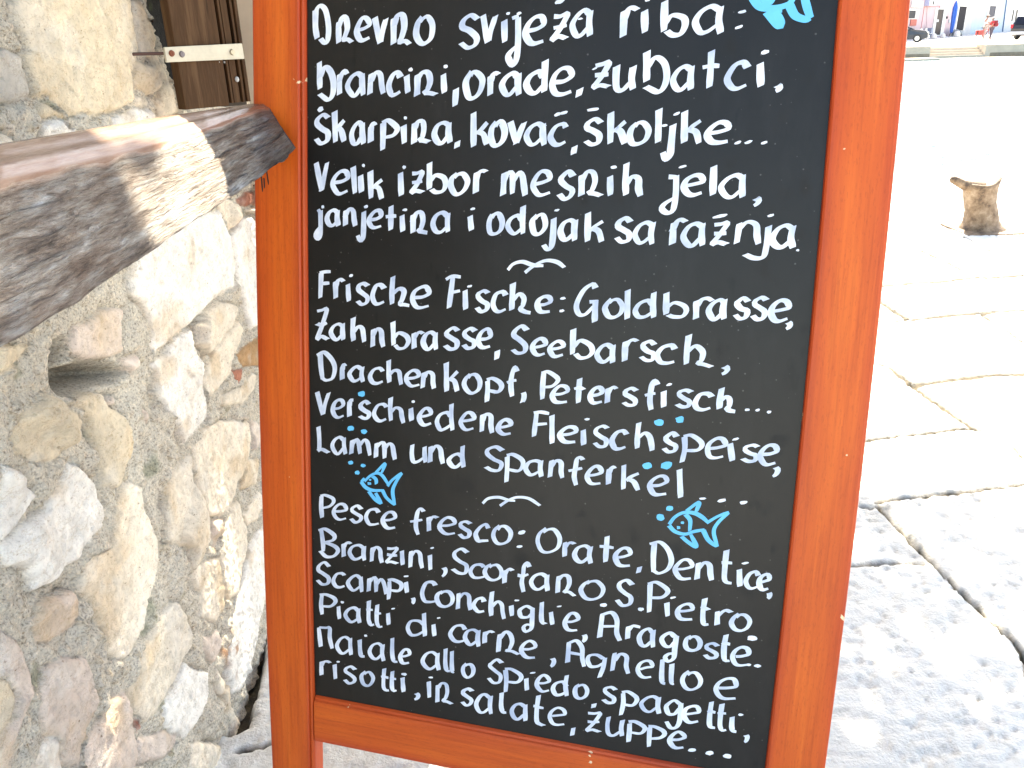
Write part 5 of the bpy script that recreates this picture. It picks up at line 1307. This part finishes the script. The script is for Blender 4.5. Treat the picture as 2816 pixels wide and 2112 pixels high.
def figure(root, lean, top_m, leg_m, armdir, pack):
    L = lambda x, y, z: (x+lean*max(0, z-.9), y, z)
    # body: one continuous skinned figure
    J = [(L(0, 0, .98), .15), (L(0, 0, 1.15), (.15, .11)), (L(0, 0, 1.36), (.17, .12)), (L(0, 0, 1.50), .06), (L(0, 0, 1.56), .055), (L(.01, 0, 1.66), (.085, .10)), (L(.01, 0, 1.75), .07),
         (L(0, .10, .93), .095), (L(.02, .11, .50), .07), (L(0, .12, .08), .045), (L(.13, .12, .045), .04), (L(0, -.10, .93), .095), (L(-.03, -.11, .50), .07), (L(-.06, -.12, .08), .045), (L(.07, -.12, .045), .04),
         (L(0, .21, 1.42), .065), (L(armdir*.12, .25, 1.16), .048), (L(armdir*.34, .22, 1.04), .036), (L(armdir*.42, .20, 1.03), .034), (L(0, -.21, 1.42), .065), (L(armdir*.10, -.25, 1.16), .048), (L(armdir*.32, -.22, 1.02), .036), (L(armdir*.40, -.20, 1.01), .034)]
    E = [(0, 1), (1, 2), (2, 3), (3, 4), (4, 5), (5, 6), (0, 7), (7, 8), (8, 9), (9, 10), (0, 11), (11, 12), (12, 13), (13, 14), (2, 15), (15, 16), (16, 17), (17, 18), (2, 19), (19, 20), (20, 21), (21, 22)]
    skin_body('body', J, E, M_SKIN, root)
    sh_ = [(L(0, 0, .94), (.165, .13)), (L(0, 0, 1.15), (.168, .128)), (L(0, 0, 1.36), (.188, .138)), (L(0, 0, 1.49), .085), (L(0, .215, 1.42), .085), (L(armdir*.06, .24, 1.26), .072), (L(0, -.215, 1.42), .085), (L(armdir*.05, -.24, 1.26), .072)]
    skin_body('shirt', sh_, [(0, 1), (1, 2), (2, 3), (2, 4), (4, 5), (2, 6), (6, 7)], top_m, root)
    tr = [(L(0, 0, .97), (.16, .13)), (L(0, .10, .90), .112), (L(.02, .11, .50), .088), (L(0, .12, .10), .066), (L(0, -.10, .90), .112), (L(-.03, -.11, .50), .088), (L(-.06, -.12, .10), .066)]
    skin_body('trousers', tr, [(0, 1), (1, 2), (2, 3), (0, 4), (4, 5), (5, 6)], leg_m, root)
    bm = bmesh.new(); bmesh.ops.create_uvsphere(bm, u_segments=16, v_segments=10, radius=.115, matrix=Matrix.Translation(L(0, 0, 1.73)) @ Matrix.Diagonal((1.0, .86, .62, 1)))
    box(bm, L(0, 0, 1.7)[0]+(.05 if armdir > 0 else -.2), L(0, 0, 1.7)[0]+(.2 if armdir > 0 else -.05), -.07, .07, 1.70, 1.715, .004)
    bm_obj('cap', bm, M_CAPM, root, True)
    bm = bmesh.new(); bmesh.ops.create_uvsphere(bm, u_segments=12, v_segments=8, radius=.1, matrix=Matrix.Translation(L(-.025*armdir, 0, 1.655)) @ Matrix.Diagonal((.9, .85, .7, 1))); bm_obj('hair', bm, M_HAIR, root, True)
    if pack:
        pk = empty('backpack'); pk.matrix_world = root.matrix_world @ Matrix.Translation(L(-.24*armdir, 0, 1.02)); tag(pk, 'dark red backpack worn by the person in the red top', 'backpack')
        bm = bmesh.new(); box(bm, -.12, .12, -.17, .17, 0, .50, .06); bm_obj('bag', bm, M_PACK, pk, True)
        bm = bmesh.new(); box(bm, -.20 if armdir > 0 else .115, -.115 if armdir > 0 else .20, -.12, .12, .05, .28, .03); bm_obj('pocket', bm, M_RED, pk, True)
        for q in (-1, 1):
            bm = bmesh.new(); tube(bm, [(.10*armdir, q*.11, .46), (.24*armdir, q*.13, .50), (.36*armdir, q*.13, .38), (.34*armdir, q*.13, .14), (.10*armdir, q*.12, .05)], .02, 6); bm_obj('strap', bm, M_PACK, pk)
GRN = lambda x, y: Vector(ground([zp(x, y)])[0])
def person(x, y, hpx, rz, label):
    p = GRN(x, y); dep = -float((np.array(p)-EYE) @ RN[:, 2]); s = hpx*dep/F_PX/ZF[2]/1.80
    o = empty('person'); o.matrix_world = Matrix.Translation(p) @ Matrix.Rotation(rz, 4, 'Z') @ Matrix.Scale(s, 4); tag(o, label, 'person'); return o, s
rz0 = qang
pa, sA = person(1592, 598, 348, rz0, 'person in a white top and pale cap standing behind the red bicycle')
figure(pa, .06, M_WSHIRT, plain('pale_shorts', (.33, .28, .26), .8), 1, False)
pb_, sB = person(1694, 604, 318, rz0, 'person in a red top and grey trousers with a pale cap facing the bicycle')
figure(pb_, -.06, M_RED, M_TROU, -1, True)
# ---- bicycle
bp = GRN(1592, 604); dep = -float((np.array(bp)-EYE) @ RN[:, 2]); kb = dep/F_PX/ZF[2]
bi = empty('bicycle'); bi.matrix_world = Matrix.Translation(bp) @ Matrix.Rotation(rz0+R(28), 4, 'Z'); tag(bi, 'red and white bicycle standing on the promenade between the two people', 'bicycle')
M_TYRE = plain('tyre', (.05, .05, .05), .8); M_BRED = plain('red_frame', (.42, .06, .05), .4); M_CHROME = plain('chrome', (.6, .6, .6), .25, .9)
def wheel(parent, cx, cz, r0, tr, mt=None):
    bm = bmesh.new(); tube(bm, [(cx+r0*math.cos(a), 0, cz+r0*math.sin(a)) for a in np.linspace(0, 2*math.pi, 25)], tr, 6, False); t_ = bm_obj('tyre', bm, M_TYRE)
    w_ = bpy.data.objects.new('wheel', None); link(w_, parent); t_.parent = w_
    bm = bmesh.new(); tube(bm, [(cx+(r0-tr*1.2)*math.cos(a), 0, cz+(r0-tr*1.2)*math.sin(a)) for a in np.linspace(0, 2*math.pi, 25)], tr*.5, 5, False)
    for k in range(10):
        a = k*math.pi/5; tube(bm, [(cx, 0, cz), (cx+(r0-tr)*math.cos(a), 0, cz+(r0-tr)*math.sin(a))], .004, 4)
    bm_obj('rim', bm, M_CHROME, w_)
wheel(bi, -.52, .33, .31, .022); wheel(bi, .52, .33, .31, .022)
bm = bmesh.new()
for a, b_ in (((-.52, .33), (-.12, .30)), ((-.12, .30), (-.22, .78)), ((-.22, .74), (.36, .76)), ((-.12, .30), (.40, .66)), ((-.52, .33), (-.22, .74)), ((.36, .84), (.52, .33))):
    tube(bm, [(a[0], 0, a[1]), (b_[0], 0, b_[1])], .02, 8)
bm_obj('frame', bm, M_BRED, bi)
bm = bmesh.new(); loft(bm, [[(-.36+.28*t, w*math.cos(a), .86+.03*math.sin(a)) for a in np.linspace(0, 2*math.pi, 10, endpoint=False)] for t, w in ((0, .09), (.4, .08), (.75, .03), (1, .02))]); tube(bm, [(-.22, 0, .74), (-.235, 0, .86)], .015, 6); bm_obj('saddle', bm, M_TYRE, bi)
bm = bmesh.new(); tube(bm, [(.36, 0, .80), (.34, 0, 1.0)], .016, 6); tube(bm, [(.22, -.28, 1.02), (.34, -.2, 1.02), (.36, 0, 1.0), (.34, .2, 1.02), (.22, .28, 1.02)], .013, 6); bm_obj('handlebar', bm, M_CHROME, bi)
bm = bmesh.new(); box(bm, .42, .74, -.16, .16, .66, .92, .02); bm_obj('front_basket', bm, M_WSHIRT, bi)
bm = bmesh.new(); box(bm, -.78, -.30, -.20, -.05, .36, .70, .03); box(bm, -.78, -.30, .05, .20, .36, .70, .03); bm_obj('pannier', bm, M_BRED, bi)
# ---- cars
def car(name, label, x, y, hpx, rz, paint, tall):
    p = GRN(x, y); dep = -float((np.array(p)-EYE) @ RN[:, 2]); s = hpx*dep/F_PX/ZF[2]/(1.72 if tall else 1.46)
    o = empty(name); o.matrix_world = Matrix.Translation(p) @ Matrix.Rotation(rz, 4, 'Z') @ Matrix.Scale(s, 4); tag(o, label, 'car')
    Ht = 1.70 if tall else 1.44
    side = [(-2.15, .45), (-2.2, .75), (-2.12, 1.0), (-1.85, Ht-.12), (-1.55, Ht), (.1, Ht), (.95, 1.05), (1.95, .92), (2.15, .72), (2.15, .4), (1.85, .25), (-1.9, .25)]
    bm = bmesh.new()
    secs = []
    for yy, sc0 in ((-.86, .0), (-.84, 1), (-.6, 1), (0, 1), (.6, 1), (.84, 1), (.86, 0)):
        inset = .05 if sc0 == 0 else 0
        secs.append([((xx*(1-inset*.3)), yy*(1-.16*max(0, (zz-.95)/.6)), (zz-inset*.4 if zz > .6 else zz+inset*.4)) for xx, zz in side])
    loft(bm, secs); bm_obj('body', bm, paint, o)
    bm = bmesh.new()
    for s_ in (-1, 1):
        yv = lambda z_: s_*(.862*(1-.16*max(0, (z_-.95)/.6))+.004)
        for xs in (((-1.80, 1.05), (-1.62, Ht-.14), (-.75, Ht-.10), (-.75, 1.05)), ((-.68, 1.05), (-.68, Ht-.10), (.05, Ht-.10), (.75, 1.05))):
            vs_ = [bm.verts.new((a, yv(b_), b_)) for a, b_ in xs]; bm.faces.new(vs_)
    w_ = .70
    for q in (((-2.137, -.66, 1.04), (-2.137, .66, 1.04), (-1.87, .60, Ht-.15), (-1.87, -.60, Ht-.15)), ((.96, -.68, 1.075), (.96, .68, 1.075), (.19, .60, Ht-.05), (.19, -.60, Ht-.05))):
        q2 = [(a+(-.012 if a < 0 else .02), b_, c_+.012) for a, b_, c_ in q]
        bm.faces.new([bm.verts.new(a) for a in q2])
    bm_obj('window', bm, M_GLASS, o)
    for s_ in (-1, 1):
        bm = bmesh.new(); box(bm, -2.215, -2.03, s_*.80-.085, s_*.80+.085, .80, 1.06, .02); bm_obj('tail_light', bm, M_TAIL, o)
        bm = bmesh.new(); box(bm, 1.98, 2.14, s_*.66-.14, s_*.66+.14, .68, .82, .03); bm_obj('headlight', bm, M_FRAME, o)
        bm = bmesh.new(); box(bm, .45, .62, s_*.96-.10, s_*.96+.10, 1.0, 1.14, .03); bm_obj('mirror', bm, paint, o)
    bm = bmesh.new(); box(bm, -2.27, -2.09, -.80, .80, .34, .58, .04); bm_obj('rear_bumper', bm, M_BUMP, o)
    bm = bmesh.new(); box(bm, 2.07, 2.23, -.80, .80, .30, .55, .04); bm_obj('front_bumper', bm, M_BUMP, o)
    for wx_ in (-1.32, 1.34):
        for s_ in (-1, 1):
            w_o = bpy.data.objects.new('wheel', None); link(w_o, o); w_o.location = (wx_, s_*.80, .33)
            bm = bmesh.new(); bmesh.ops.create_cone(bm, cap_ends=True, segments=24, radius1=.33, radius2=.33, depth=.20, matrix=Matrix.Rotation(R(90), 4, 'X')); bmesh.ops.bevel(bm, geom=[e for e in bm.edges if len(e.link_faces) == 2 and any(len(f_.verts) > 4 for f_ in e.link_faces)], offset=.03, segments=2, affect='EDGES'); bm_obj('tyre', bm, M_TYRE, w_o, False)
            bm = bmesh.new(); bmesh.ops.create_cone(bm, cap_ends=True, segments=20, radius1=.21, radius2=.19, depth=.03, matrix=Matrix.Translation((0, s_*.105, 0)) @ Matrix.Rotation(R(90), 4, 'X')); bm_obj('rim', bm, M_CHROME, w_o)
    return o
M_TAIL = plain('tail_light_red', (.55, .03, .04), .3); M_BUMP = plain('bumper_grey', (.45, .45, .46), .5)
M_BLACK = plain('black_car_paint', (.02, .022, .026), .25); M_DGREY = plain('dark_blue_paint', (.03, .036, .05), .25)
ca = car('parked_car', 'black hatchback car with red tail light parked at the right edge before the white house', 2420, 592, 350, qang+R(32), M_BLACK, True)
cb2 = car('parked_car', 'small dark car partly hidden behind the frame at the left end of the pink house', 335, 648, 250, qang-R(25), M_DGREY, False)
